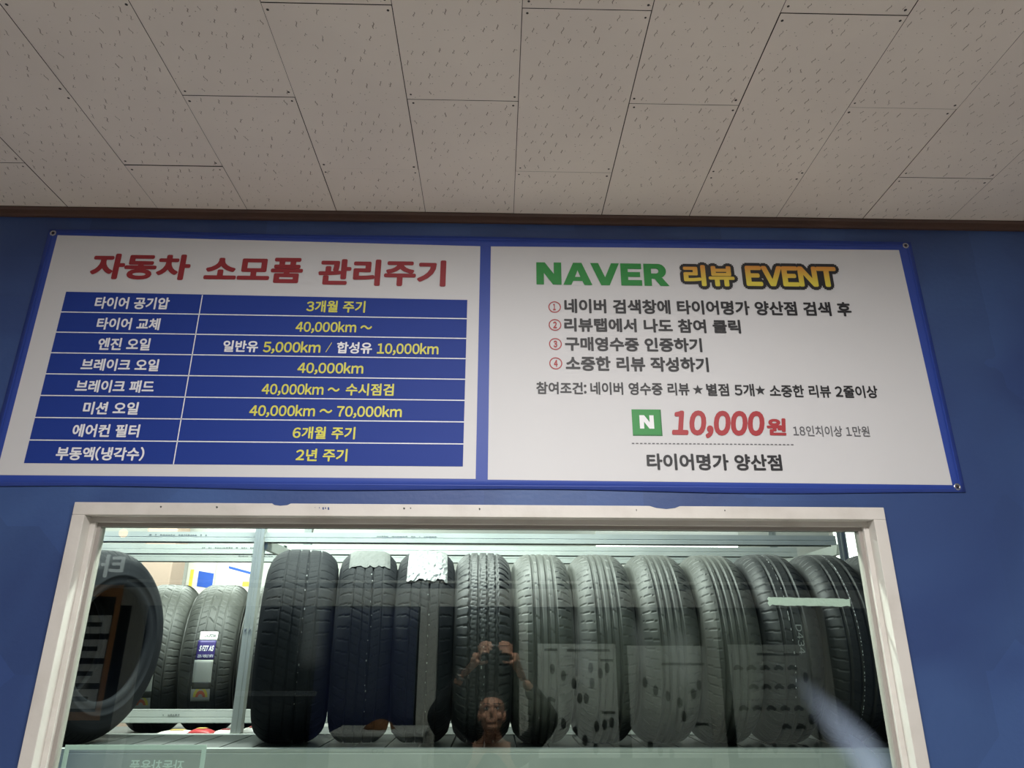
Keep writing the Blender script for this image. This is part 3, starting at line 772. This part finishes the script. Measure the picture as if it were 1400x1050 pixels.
t, R, tw = tyre('wide', S_WID, 'dark tyre with a thin dashed white line behind the tape strip\'s left end', .963, YC, DECK + .326, R_(-4), 0, 0, GF)
f = wrap(tw, R); dashes(f, -.12, -30, 75, t, 4.5, .5, .012, 8); wrap_text_along(f, 'D434', .06, .28, -5, 11, M['mark_faint'], t)
t, R, tw = tyre('wide', S_WID, 'dark tyre with a long dashed white line behind the tape strip\'s right end', 1.176, YC, DECK + .326, R_(-4), 0, .8, GF)
f = wrap(tw, R); dashes(f, .02, -45, 80, t, 2.4, .6, .014, 9)
t, R, tw = tyre('wide', S_WID, 'rightmost tyre of the front row, half hidden by the window\'s right jamb', 1.392, YC, DECK + .326, R_(-3), 0, 1.5, GF)

GB = 'tyres on the rack behind'
def stickered(x, rz, label, dz=-9, du=-.16):
    t, R, tw = tyre('sport', S_SPT, label, x, 1.52, LOW + .322, R_(rz), 0, .2 * x, GB)
    g = wrap(tw, R); f = lambda u, a, o=.002: g(u + du, a + dz, o)
    st = patch('sticker', f, -.30, .48, -24, -12, M['sticker_grey'], t, 6, 6)
    patch('sticker_header', f, -.22, .52, 21, 27.5, M['sticker_white'], st, 6, 5)
    patch('sticker_band', f, -.25, .50, 7, 21, M['sticker_purple'], st, 6, 8)
    patch('sticker_sheet', f, -.28, .49, -12, 7, M['sticker_grey'], st, 6, 8)
    patch('sticker_picture', f, -.28, .49, -14, -9, M['sticker_dark'], st, 6, 4, 0, .0030)
    wrap_text(f, 'S FIT AS', -.16, .44, 13.2, 17.2, M['sticker_white'], st, .05, .25)
    wrap_text(f, '225/45R17 97V', -.18, .46, 8.6, 11, M['sticker_white'], st, .03)
    wrap_text(f, 'LAUFENN', -.02, .46, 23.2, 25.6, M['sticker_dark'], st, .03, .2)
    for k, (ra, mm) in enumerate(((.30, 'sticker_yellow'), (.20, 'sticker_orange'), (.10, 'sticker_grey'))):
        mb = MB(); P = [f(.10, -20.5, .0032 + .0003 * k)]
        for q in range(13):
            an = PI * q / 12; P.append(f(.10 + ra * math.cos(an), -20.5 + ra * 26 * math.sin(an), .0032 + .0003 * k))
        mb.add(P, [(0, q, q + 1) for q in range(1, 13)]); mb.build('grade_arc', M[mm], st)
stickered(-1.600, 15, 'grey tyre on the rear rack, half behind the left end tyre, with a low sticker', -16, -.35)
stickered(-1.355, 12, 'grey tyre on the rear rack with a full white-purple sticker beside the post')
t, R, tw = tyre('sport', S_SPT, 'grey tyre on the rear rack between the steel post and the biggest tyre', -1.10, 1.52, LOW + .322, R_(10), 0, .9, GB)
# ---------------------------------------------------------------- far end of the tyre store
t = thing('column', 'pinkish beige column far behind the left tyres', 'column', (-2.93, 4.30, 0))
MB().box(-.13, .13, -.13, .13, 0, GZ, 0, .01).build('shaft', M['column'], t)
def notice(x0, x1, z0, z1, label, bars):
    t = thing('poster', label, 'poster', ((x0 + x1) / 2, GYB - .012, z0))
    w_ = (x1 - x0) / 2; h_ = z1 - z0
    MB().box(-w_, w_, 0, .010, 0, h_, 0, .002).build('sheet', M['pack_white'], t)
    for (a, b_, c, d, mm, sk) in bars:
        MB().prism([(-w_ + a * 2 * w_, c * h_), (-w_ + b_ * 2 * w_, (c + sk) * h_), (-w_ + b_ * 2 * w_, (d + sk) * h_), (-w_ + a * 2 * w_, d * h_)], 'y', -.002, -.0003).build('printed_bar', M[mm], t)
notice(-2.88, -2.63, 2.30, 2.72, 'white and blue notice on the far wall just right of the pinkish column', [(.42, .98, .30, .62, 'poster_blue', -.05), (.12, .24, .25, .65, 'poster_yellow', 0)])
notice(-2.61, -2.20, 2.30, 2.72, 'white notice with a slanted blue stripe on the far wall left of the steel post', [(.25, .98, .68, .73, 'poster_blue', -.18), (.60, .90, .30, .40, 'poster_yellow', 0)])
# long lamp glimpsed between the upper rails
def tube_lamp(name, x0, x1, y, z, hgt, label, dp=.10):
    t = thing(name, label, 'lamp', ((x0 + x1) / 2, y, z)); w_ = (x1 - x0) / 2
    MB().box(-w_, w_, -dp / 2, dp / 2, hgt * .55, hgt, 0, .004).build('housing', M['lamp_body'], t)
    MB().box(-w_ + .01, w_ - .01, -dp / 2 + .006, dp / 2 - .006, 0, hgt * .55, 0, .01).build('tube', M['lamp_on'], t)
    for sx in (-w_ * .7, w_ * .7): MB().cyl((sx, 0, hgt), (sx, 0, GZ - z), .006, 8).build('hanger', M['steel'], t)
tube_lamp('tube_lamp', .85, 2.15, 4.45, 2.70, .20, 'long white tube lamp glimpsed between the upper rails at right')
tube_lamp('tube_lamp', -1.65, .75, .62, 3.365, .08, 'tube lamp hanging above the front row of tyres')
t = tag(MB().box(3.12, 3.56, GYB - .03, GYB - .005, 2.30, 3.00).build('window_2', M['frame']), kind='structure')
MB().box(3.15, 3.53, GYB - .034, GYB - .030, 2.33, 2.97).build('pane', M['day'], t)

# ---------------------------------------------------------------- on the glass
def smear_glare(name, pts, col, strength):
    """painted glare streak and greasy wipes on the pane: a thin film, densest along its middle"""
    m = bpy.data.materials.new('glass_smear_glare'); m.use_nodes = True; nt = m.node_tree; b_ = nt.nodes['Principled BSDF']
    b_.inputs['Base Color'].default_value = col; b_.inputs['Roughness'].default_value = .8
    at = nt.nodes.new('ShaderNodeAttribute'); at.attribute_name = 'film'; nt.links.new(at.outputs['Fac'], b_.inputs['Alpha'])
    V, F, A = [], [], []; n = 12
    for (xa, za, xb, zb, k) in pts:
        for j in range(n + 1):
            u = j / n; V.append((xa + (xb - xa) * u, .0434, za + (zb - za) * u)); A.append(strength * k * math.sin(PI * u) ** 1.5)
    for i in range(len(pts) - 1):
        for j in range(n): q = i * (n + 1) + j; F.append((q, q + 1, q + n + 2, q + n + 1))
    me = bpy.data.meshes.new(name); me.from_pydata(V, [], F); me.materials.append(m)
    at_ = me.attributes.new('film', 'FLOAT', 'POINT'); at_.data.foreach_set('value', A)
    return link(name, me, win)
smear_glare('glass_smear_glare', [(.770, 1.850, .838, 1.845, 0), (.785, 1.805, .890, 1.800, .16), (.810, 1.750, .945, 1.755, .42), (.845, 1.690, 1.000, 1.700, .72), (.890, 1.625, 1.038, 1.640, .95), (.92, 1.56, 1.038, 1.58, 1), (.94, 1.48, 1.038, 1.50, .7)], srgb(176, 196, 226), .5)  # bluish streak of reflected light, painted as a film on the pane
for (xa, xb, z1, z0, k) in ((.16, .24, 2.02, 1.80, .06), (.33, .39, 2.00, 1.84, .05), (.42, .53, 1.98, 1.80, .05), (-.62, -.52, 2.05, 1.85, .04)):
    smear_glare('glass_smear_glare', [(xa, z1, xb, z1, 0), (xa, z1 - .05, xb, z1 - .05, 1), (xa + .01, z0 + .04, xb + .01, z0 + .04, .7), (xa + .01, z0, xb + .01, z0, 0)], srgb(190, 206, 204), k)
def tape():
    r = random.Random(12); up = []; n = 26; x0, x1 = .745, .982
    lo = []
    for i in range(n + 1):
        x = x0 + (x1 - x0) * i / n; e = .0012 if 1 < i < n - 1 else .004
        up.append((x + r.uniform(-.001, .001), 2.0545 - .004 * i / n + r.uniform(-e, e) * .5)); lo.append((x + r.uniform(-.001, .001), 2.032 - .003 * i / n + r.uniform(-e, e)))
    L = [(x0 - .004, 2.049), (x0 - .001, 2.044), (x0 - .005, 2.038)]
    return MB().prism(lo + up[::-1] + L, 'y', .0491, .0499)
tag(tape().build('tape_strip', M['tape']), 'pale green torn strip of masking tape stuck on the right of the glass', 'tape')
dec = thing('window_sticker', 'pale green vinyl frame with mirrored lettering at the glass\'s lower left', 'sticker', (0, 0, 0))
sx0, sx1, sz0, sz1 = -1.190, -.816, 1.30, 1.669
b = MB()
b.box(sx0, sx1, .0492, .0498, sz1 - .012, sz1); b.box(sx0, sx1, .0492, .0498, sz0, sz0 + .012)
b.box(sx0, sx0 + .012, .0492, .0498, sz0 + .012, sz1 - .012); b.box(sx1 - .012, sx1, .0492, .0498, sz0 + .012, sz1 - .012)
b.build('border', M['vinyl'], dec)
V, F = text_data('자동차용품', .016); lo, hi = V.min(0), V.max(0)
tx0, tx1, tz0, tz1 = -1.012, -.870, 1.604, 1.633
me = bpy.data.meshes.new('lettering'); me.from_pydata([(tx1 - (p[0] - lo[0]) / (hi[0] - lo[0]) * (tx1 - tx0), .0508 - p[2], tz0 + (p[1] - lo[1]) / (hi[1] - lo[1]) * (tz1 - tz0)) for p in V], [], F)
me.materials.append(M['vinyl']); link('lettering', me, dec)

# ---------------------------------------------------------------- behind the photographer: the shop front seen as a reflection
b = MB()
b.box(XL, XR, YB - .08, YB, 2.185, 2.305); b.box(XL, XR, YB - .08, YB, 2.345, 2.36)
for x0, x1 in ((-2.60, -2.52), (-.579, -.453), (.119, .180), (1.425, 1.517), (2.155, 2.294)): b.box(x0, x1, YB - .08, YB, .1, 2.185)
b.box(XL, XR, YB - .08, YB, 0, .1); b.box(XL, XR, YB - .08, YB, 3.2, H)
tag(b.build('wall_back', M['alu']), kind='structure')
tag(MB().box(XL, XR, YB - .10, YB - .082, 0, H).build('window_3', M['dark_glass']), kind='structure')
tag(MB().box(-1.289, -.60, YB - .078, YB - .02, .1, 2.18).build('door_1', M['navy_panel']), kind='structure')
YP = YB + .004
def poster(x0, x1, z0, z1, label, icons, rules=()):
    t = thing('poster', label, 'poster', ((x0 + x1) / 2, YP, z0)); w_ = x1 - x0; h_ = z1 - z0
    MB().box(-w_ / 2, w_ / 2, -.003, 0, 0, h_).build('sheet', M['poster'], t)
    for kind, u, v in icons:
        mb = MB(); cx, cz = -w_ / 2 + u * w_, v * h_; nm = 'printed_tyre'
        if kind == 't':                                      # a little tyre, three-quarter view
            mb.prism([(cx + .020 * math.cos(a) * (1 if math.cos(a) > 0 else .8), cz + .034 * math.sin(a)) for a in np.linspace(0, 2 * PI, 14, endpoint=False)], 'y', .0002, .0012)
        elif kind == 'c':                                    # a little car, side view
            nm = 'printed_car'
            mb.prism([(cx - .030, cz - .018), (cx - .012, cz - .018), (cx - .010, cz - .012), (cx + .010, cz - .012), (cx + .012, cz - .018), (cx + .028, cz - .018), (cx + .030, cz - .012), (cx + .034, cz - .010), (cx + .034, cz), (cx + .022, cz + .004), (cx + .010, cz + .016), (cx - .014, cz + .016), (cx - .026, cz + .003), (cx - .034, cz), (cx - .034, cz - .010)], 'y', .0002, .0012)
        else:
            nm = 'printed_bar'; q = .045 if kind == 'b' else .15; mb.box(cx - q, cx + q, .0002, .0012, cz - .008, cz + .008)
        mb.build(nm, M['poster_ink'], t)
    if rules:
        for (u0, v0, u1, v1) in rules: MB().box(-w_ / 2 + u0 * w_, -w_ / 2 + u1 * w_ + .002, .0002, .001, v0 * h_, v1 * h_ + .002).build('printed_rule', M['poster_grey'], t)
ic = [('b', .17, .945), ('B', .65, .94), ('b', .88, .85), ('b', .88, .385), ('t', .18, .77), ('t', .32, .71), ('t', .45, .64), ('t', .67, .78), ('t', .79, .73), ('t', .88, .78), ('t', .68, .645), ('t', .52, .51), ('t', .60, .51),
      ('c', .16, .50), ('t', .19, .345), ('t', .31, .29), ('t', .45, .22), ('t', .57, .15), ('t', .70, .075), ('t', .72, .265), ('t', .82, .28), ('t', .91, .30)]
poster(.247, .790, 1.225, 1.937, 'tyre chart poster nearest the photographer\'s raised arm, mirrored in the glass', ic)
ic = [('B', .70, .83), ('t', .20, .66), ('t', .33, .59), ('t', .48, .54), ('t', .62, .48), ('t', .66, .36), ('t', .80, .56), ('t', .88, .64), ('t', .22, .10), ('t', .34, .06), ('t', .48, .03), ('b', .88, .29)]
poster(.872, 1.420, 1.225, 1.926, 'paler blurred tyre chart poster, middle one of the three mirrored posters', ic, ((.08, .38, .95, .38),))
ic = [('B', .62, .91)] + [('c', .10 + .17 * i, .79) for i in range(5)] + [('c', .27 + .16 * i, .62) for i in range(4)] + [('c', .12 + .17 * i, .43) for i in range(5)] + [('c', .62, .27), ('c', .80, .27)] + \
     [('c', .14, .09), ('c', .30, .09), ('t', .45, .08), ('c', .66, .09), ('c', .82, .09), ('t', .95, .08), ('t', .93, .70), ('t', .93, .33)]
poster(1.582, 2.140, 1.225, 1.935, 'car type chart poster with rows of small cars, rightmost of the mirrored posters', ic, ((.02, .50, .98, .50), (.02, .15, .98, .15), (.5, .0, .5, .15)))
# black board with an orange edge and grey cards, white lettering above it
t = thing('notice_board', 'black board with an orange border and four grey cards, mirrored at the glass\'s left', 'board', (-2.84, YP, 1.40))
MB().box(-.34, .16, -.012, 0, .05, .92, 0, .003).build('board', M['board_black'], t)
b = MB(); b.box(-.34, .16, 0, .006, .84, .92); b.box(-.34, .16, 0, .006, .05, .10); b.box(.125, .16, 0, .006, .10, .84); b.build('border', M['orange'], t)
for k in range(4):
    c = MB().box(-.09, .115, .0, .004, .12 + .158 * k, .12 + .158 * k + .12).build('card', M['card'], t)
    MB().box(-.05, .06, .0042, .005, .165 + .158 * k, .195 + .158 * k).build('card_print', M['poster_ink'], c)
t = tag(bpy.data.objects.new('sign_lettering', None), 'white lettering high on the dark shop front, mirrored at the glass\'s upper left', 'sign'); COL.objects.link(t)
V, F = text_data('타이어', .03); lo, hi = V.min(0), V.max(0)
me = bpy.data.meshes.new('letters'); me.from_pydata([(-2.705 - (p[0] - lo[0]) / (hi[0] - lo[0]) * .50, YB + .006 + p[2], 2.37 + (p[1] - lo[1]) / (hi[1] - lo[1]) * .16) for p in V], [], F)
me.materials.append(M['sign_on']); link('letters', me, t)
MB().box(-3.25, -2.67, YB - .01, YB + .002, 2.33, 2.57).build('backing', M['board_black'], t)
t = thing('signal_lamp', 'small orange lamp glowing high on the shop front, mirrored at the glass\'s top left', 'lamp', (-2.75, YB, 2.68))
MB().cyl((0, .0, 0), (0, .012, 0), .045, 20).build('base', M['board_black'], t)
V, F = [], []
for i in range(7):
    for j in range(16): V.append((.032 * math.cos(2 * PI * j / 16) * math.cos(i * PI / 12.5), .012 + .03 * math.sin(i * PI / 12.5), .032 * math.sin(2 * PI * j / 16) * math.cos(i * PI / 12.5)))
for i in range(6):
    for j in range(16): F.append((i * 16 + j, i * 16 + (j + 1) % 16, (i + 1) * 16 + (j + 1) % 16, (i + 1) * 16 + j))
MB().add(V, F).build('dome', M['orange_on'], t, True)
# small cabinet with a cloth on it
t = thing('cabinet', 'white cabinet with a scrawled note, mirrored low in the middle of the glass', 'cabinet', (-.766, YB + .26, 0))
MB().box(-.28, .28, -.22, .20, .06, 1.40, 0, .006).build('body', M['box_white'], t)
MB().box(-.29, .29, -.23, .22, 1.40, 1.423, 0, .004).build('top', M['box_white'], t)
MB().box(-.27, .27, .20, .215, .10, 1.37, 0, .004).build('door', M['box_white'], t)
MB().box(-.25, .25, -.18, .17, 0, .06).build('plinth', M['gasket'], t)
V, F = text_data('NO', .0); lo, hi = V.min(0), V.max(0)
me = bpy.data.meshes.new('lettering'); me.from_pydata([(.05 - (p[0] - lo[0]) / (hi[0] - lo[0]) * .07, .2165 + p[2], 1.31 + (p[1] - lo[1]) / (hi[1] - lo[1]) * .028) for p in V], [], F)
me.materials.append(M['poster_ink']); link('lettering', me, t)
def rumple():
    bm = bmesh.new(); bmesh.ops.create_icosphere(bm, subdivisions=4, radius=1)
    r = random.Random(2); K = [(Vector((r.uniform(-1, 1), r.uniform(-1, 1), r.uniform(-1, 1))).normalized(), r.uniform(3, 8), r.uniform(0, 6)) for _ in range(8)]
    for v in bm.verts:
        d = v.co.normalized(); q = 1 + .09 * sum(math.sin(k * d.dot(a) + p) for a, k, p in K) / 2
        v.co = Vector((d.x * .10 * q, d.y * .07 * q, max(-.001, d.z * .05 * q)))
    me = bpy.data.meshes.new('cloth'); bm.to_mesh(me); bm.free(); me.materials.append(M['cloth_brown'])
    for p in me.polygons: p.use_smooth = True
    return me
o = link('folded_cloth', rumple()); o.location = (-.78, YB + .26, 1.4245); tag(o, 'brown crumpled cloth lying on the white cabinet', 'cloth')
tag(MB().box(-1.80, -1.26, YB - .02, YB + .02, 1.60, 1.63, 0, .006).build('push_bar', M['steel']), 'pale horizontal push bar on the dark shop front left of the navy door', 'bar')

# flat lamps in the office ceiling
t = thing('ceiling_light', 'flat square-edged lamp set in the office ceiling behind the photographer', 'lamp', (LAMP[0], LAMP[1], H - .02))
b = MB(); b.box(-.90, .90, -.25, -.228, 0, .018); b.box(-.90, .90, .228, .25, 0, .018); b.box(-.90, -.878, -.228, .228, 0, .018); b.box(.878, .90, -.228, .228, 0, .018)
b.build('frame', M['lamp_body'], t)
MB().box(-.878, .878, -.228, .228, .006, .014).build('diffuser', M['panel_on'], t)

# ---------------------------------------------------------------- the photographer
def skin_chain(nodes, edges):
    """joint skeleton -> evaluated skin mesh (verts, faces)"""
    me = bpy.data.meshes.new('sk'); me.from_pydata([n[:3] for n in nodes], edges, [])
    o = bpy.data.objects.new('sk', me); COL.objects.link(o)
    md = o.modifiers.new('s', 'SKIN'); md.use_smooth_shade = True
    for i, n in enumerate(nodes):
        sv = me.skin_vertices[0].data[i]; sv.radius = (n[3], n[4] if len(n) > 4 else n[3]); sv.use_root = (i == 0)
    sb = o.modifiers.new('d', 'SUBSURF'); sb.levels = 2; sb.render_levels = 2
    dg = bpy.context.evaluated_depsgraph_get(); oe = o.evaluated_get(dg); m2 = oe.to_mesh()
    V = [v.co[:] for v in m2.vertices]; F = [tuple(p.vertices) for p in m2.polygons]
    oe.to_mesh_clear(); bpy.data.objects.remove(o); bpy.data.meshes.remove(me)
    return V, F
def fuse(name, parts, m, parent=None, voxel=.006, smooth=2):
    """several overlapping closed shapes -> one continuous surface"""
    mb = MB()
    for V, F in parts: mb.add(V, F)
    me = bpy.data.meshes.new('raw'); me.from_pydata(mb.v, [], mb.f)
    o = bpy.data.objects.new('raw', me); COL.objects.link(o)
    r = o.modifiers.new('r', 'REMESH'); r.mode = 'VOXEL'; r.voxel_size = voxel; r.use_smooth_shade = True
    if smooth:
        s_ = o.modifiers.new('sm', 'SMOOTH'); s_.iterations = smooth; s_.factor = .5
    dg = bpy.context.evaluated_depsgraph_get()
    out = bpy.data.meshes.new_from_object(o.evaluated_get(dg)); out.name = name
    bpy.data.objects.remove(o); bpy.data.meshes.remove(me)
    out.materials.clear(); out.materials.append(m)
    for p in out.polygons: p.use_smooth = True
    return link(name, out, parent)
def ellipsoid(c, r, rot=None, n=24):
    V = []; F = []
    rm = rot or Matrix.Identity(3)
    for i in range(n // 2 + 1):
        for j in range(n):
            th = PI * i / (n // 2); ph = 2 * PI * j / n
            p = Vector((r[0] * math.sin(th) * math.cos(ph), r[1] * math.sin(th) * math.sin(ph), r[2] * math.cos(th)))
            V.append(tuple(Vector(c) + rm @ p))
    for i in range(n // 2):
        for j in range(n):
            a = i * n + j; b_ = i * n + (j + 1) % n; F.append((a, b_, b_ + n, a + n))
    return V, F
def person():
    ox, oy = -.065, -2.50
    HC = Vector((ox, -2.455, 1.545))                            # centre of the head
    HR = Matrix.Rotation(R_(24), 3, 'X')                         # tipped back, looking up at the phone (face towards +y)
    hp = lambda x, y, z: tuple(HC + HR @ Vector((x, y, z)))
    parts = []
    parts.append(ellipsoid(HC + HR @ Vector((0, -.012, .03)), (.077, .095, .088), HR))         # skull
    parts.append(ellipsoid(HC + HR @ Vector((0, .012, -.035)), (.064, .078, .085), HR))         # face
    parts.append(ellipsoid(HC + HR @ Vector((0, .045, -.098)), (.034, .034, .026), HR))         # chin
    parts.append(ellipsoid(HC + HR @ Vector((0, .098, -.028)), (.012, .020, .022), HR))         # nose tip
    parts.append(ellipsoid(HC + HR @ Vector((0, .088, -.008)), (.009, .014, .034), HR))         # nose bridge
    for sx in (-1, 1):
        parts.append(ellipsoid(HC + HR @ Vector((sx * .030, .076, .018)), (.026, .016, .010), HR))   # brow
        parts.append(ellipsoid(HC + HR @ Vector((sx * .076, -.008, -.012)), (.010, .020, .033), HR))  # ear
        parts.append(ellipsoid(HC + HR @ Vector((sx * .040, .056, -.040)), (.026, .026, .024), HR))  # cheek
    parts.append(ellipsoid(HC + HR @ Vector((0, .082, -.066)), (.026, .010, .006), HR)); parts.append(ellipsoid(HC + HR @ Vector((0, .080, -.076)), (.022, .010, .007), HR))
    # trunk, neck, arms and legs under the clothes
    sh_z = 1.335
    N = [(ox, oy - .02, .86, .125, .095), (ox, oy - .01, 1.02, .118, .085), (ox, oy - .015, 1.20, .135, .095), (ox, oy - .02, 1.31, .110, .080), (ox, oy - .005, 1.40, .052, .052), (HC.x, HC.y - .01, HC.z - .06, .050, .050)]
    E_ = [(0, 1), (1, 2), (2, 3), (3, 4), (4, 5)]
    wrists = {}
    for sx in (-1, 1):
        if sx > 0: sh, el, wr = (ox + .185, oy - .01, sh_z), (.285, -2.37, 1.520), (.118, -2.215, 1.735)
        else: sh, el, wr = (ox - .185, oy - .01, sh_z), (-.400, -2.37, 1.535), (-.232, -2.215, 1.765)
        i = len(N); N += [(sh[0], sh[1], sh[2], .058, .055), (*[(a + c) / 2 for a, c in zip(sh, el)], .045, .045), (*el, .036, .036), (*[(a + c) / 2 for a, c in zip(el, wr)], .034, .034), (*wr, .026, .022)]
        E_ += [(3, i), (i, i + 1), (i + 1, i + 2), (i + 2, i + 3), (i + 3, i + 4)]; wrists[sx] = Vector(wr)
        i = len(N); lx = ox + sx * .095
        N += [(lx, oy - .01, .80, .085, .085), (lx + sx * .01, oy + .01, .46, .055, .058), (lx + sx * .015, oy - .01, .27, .052, .055), (lx + sx * .015, oy - .02, .075, .034, .038)]
        E_ += [(0, i), (i, i + 1), (i + 1, i + 2), (i + 2, i + 3)]
    parts.append(skin_chain(N, E_))
    # phone corners the hands hold
    Rm = CAM_ROT.to_matrix(); right, up, back = Rm.col[0], Rm.col[1], Rm.col[2]
    pc = CAM + back * .018 - right * .0 - up * .022             # phone centre (its lens is near the upper edge)
    pt = lambda a, b_, c: pc + right * a + up * b_ + back * c
    hands = []
    for sx in (-1, 1):
        wr = wrists[sx]
        palm = pt(sx * .112, -.050, .034)                        # heel of the hand just outside the phone's short side
        k1 = pt(sx * .100, .004, .030)                           # knuckle line
        parts.append(skin_chain([(*wr, .024, .020), (*((wr + palm) / 2), .026, .019), (*palm, .036, .017), (*((palm + k1) / 2), .040, .016), (*k1, .034, .013)], [(0, 1), (1, 2), (2, 3), (3, 4)]))
        # four fingers: over the top edge / behind the phone, unequal and bent; thumb under the lower edge
        for q, (off, ln) in enumerate(((.030, .072), (.011, .080), (-.009, .074), (-.028, .058))):
            root = pt(sx * (.098 - .003 * q), .002 + off * .9, .026)
            m1 = pt(sx * (.098 - ln * .38), .018 + off * 1.05, -.006 - .004 * (q == 1))
            m2 = pt(sx * (.094 - ln * .78), .020 + off * .95, -.011)
            tip = pt(sx * (.092 - ln * 1.04), .014 + off * .90, -.0085)
            parts.append(skin_chain([(*root, .0100), (*((root + m1) / 2 + back * -.004), .0092), (*m1, .0088), (*m2, .0078), (*tip, .0066)], [(0, 1), (1, 2), (2, 3), (3, 4)]))
        a = pt(sx * .108, -.046, .030); b_ = pt(sx * .080, -.058, .020); c = pt(sx * .052, -.054, .014); d = pt(sx * .036, -.048, .0125)
        parts.append(skin_chain([(*a, .014), (*b_, .0115), (*c, .0098), (*d, .0080)], [(0, 1), (1, 2), (2, 3)]))
    body = fuse('person', parts, M['skin'], None, .0055, 2)
    tag(body, 'person in a dark jacket holding a phone overhead, mirrored in the window glass', 'person')
    # eyes and brows
    for sx in (-1, 1):
        V, F = ellipsoid(hp(sx * .030, .074, .002), (.012, .010, .0075), HR, 16); mb = MB(); mb.add(V, F); ey = mb.build('eye', M['white'], body, True)
        V, F = ellipsoid(hp(sx * .030, .0825, .003), (.005, .004, .005), HR, 12); mb = MB(); mb.add(V, F); mb.build('iris', M['phone'], ey, True)
        V, F = ellipsoid(hp(sx * .031, .086, .024), (.023, .006, .0045), HR, 12); mb = MB(); mb.add(V, F); mb.build('eyebrow', M['hair'], body, True)
    # hair: a cap over the crown and back, short
    hpz = []
    V, F = ellipsoid(HC + HR @ Vector((0, -.020, .040)), (.084, .100, .090), HR, 40)
    keep = []
    inv = HR.transposed()
    for f_ in F:
        c = sum((Vector(V[i]) for i in f_), Vector()) / len(f_); q = inv @ (c - HC)
        if q.z > .062 or (q.y < .015 and q.z > -.045): keep.append(f_)
    mb = MB(); mb.add(V, keep); ho = mb.build('hair', M['hair'], body, True)
    so = ho.modifiers.new('thick', 'SOLIDIFY'); so.thickness = .008; so.offset = -1
    # jacket
    jp = []
    N = [(ox, oy - .02, .83, .160, .125), (ox, oy - .01, 1.02, .150, .112), (ox, oy - .015, 1.20, .168, .122), (ox, oy - .02, 1.315, .130, .100), (ox, oy - .012, 1.375, .078, .074)]
    chains = [skin_chain(N, [(0, 1), (1, 2), (2, 3), (3, 4)])]
    for sx in (-1, 1):
        el = Vector((.285, -2.37, 1.520)) if sx > 0 else Vector((-.400, -2.37, 1.535))
        sh = Vector((ox + sx * .185, oy - .01, sh_z)); cu = el + (wrists[sx] - el) * .86
        ch = [Vector((ox + sx * .09, oy - .015, 1.29)), sh, (sh + el) / 2, el, (el + cu) / 2, cu]
        chains.append(skin_chain([(*p, r, r) for p, r in zip(ch, (.085, .080, .068, .060, .051, .043))], [(i, i + 1) for i in range(5)]))
    fuse('jacket', chains, M['jacket'], body, .009, 3)
    tp = []
    N = [(ox, oy - .02, .90, .140, .108), (ox, oy - .02, .80, .145, .112)]; E_ = [(0, 1)]
    for sx in (-1, 1):
        lx = ox + sx * .095; i = len(N)
        N += [(lx, oy - .01, .72, .096, .096), (lx + sx * .01, oy + .008, .46, .072, .074), (lx + sx * .015, oy - .01, .27, .066, .068), (lx + sx * .015, oy - .015, .07, .056, .060)]; E_ += [(1, i), (i, i + 1), (i + 1, i + 2), (i + 2, i + 3)]
        sp = skin_chain([(lx + sx * .015, oy - .05, .045, .040, .036), (lx + sx * .018, oy + .03, .045, .044, .036), (lx + sx * .022, oy + .12, .036, .044, .028), (lx + sx * .024, oy + .17, .032, .034, .022)], [(0, 1), (1, 2), (2, 3)])
        V = [(a, b_, max(0.001, c)) for a, b_, c in sp[0]]
        mb = MB(); mb.add(V, sp[1]); mb.build('shoe', M['shoe'], body, True)
    fuse('trousers', [skin_chain(N, E_)], M['trousers'], body, .010, 2)
    # wrist watch on the left arm
    wv = wrists[-1]; d = (pt(-.112, -.050, .034) - wv).normalized(); a = d.orthogonal().normalized(); b_ = d.cross(a)
    mb = MB(); n = 28; V = []
    for i in range(n):
        t_ = 2 * PI * i / n
        for rr_, hh in ((.031, -.009), (.034, -.009), (.034, .009), (.031, .009)): V.append(wv + (a * math.cos(t_) + b_ * math.sin(t_)) * rr_ + d * hh)
    F = []
    for i in range(n):
        for q in range(4): F.append((4 * i + q, 4 * i + (q + 1) % 4, 4 * ((i + 1) % n) + (q + 1) % 4, 4 * ((i + 1) % n) + q))
    mb.add(V, F); wt = mb.build('watch_strap', M['watch'], body)
    o_ = Vector((-.4, .9, -.1)); o_ = (o_ - d * o_.dot(d)).normalized()
    mb = MB(); mb.cyl(wv + o_ * .031, wv + o_ * .042, .017, 20); mb.build('watch_face', M['watch'], wt)
    # the phone itself
    ph = thing('smartphone', 'black smartphone held sideways above the photographer\'s face, mirrored in the glass', 'phone', pc, CAM_ROT)
    MB().box(-.080, .080, -.037, .037, -.004, .004, 0, .003).build('body', M['phone'], ph)
    MB().box(-.077, .077, -.034, .034, .004, .0046).build('screen', M['dark_glass'], ph)
    cb = MB().box(-.016, .016, .0, .032, -.0055, -.004, 0, .0006).build('camera_bump', M['phone'], ph)
    for q in (.008, .022): MB().cyl((0, q, -.0055), (0, q, -.0066), .0062, 18).build('lens', M['dark_glass'], cb)
person()
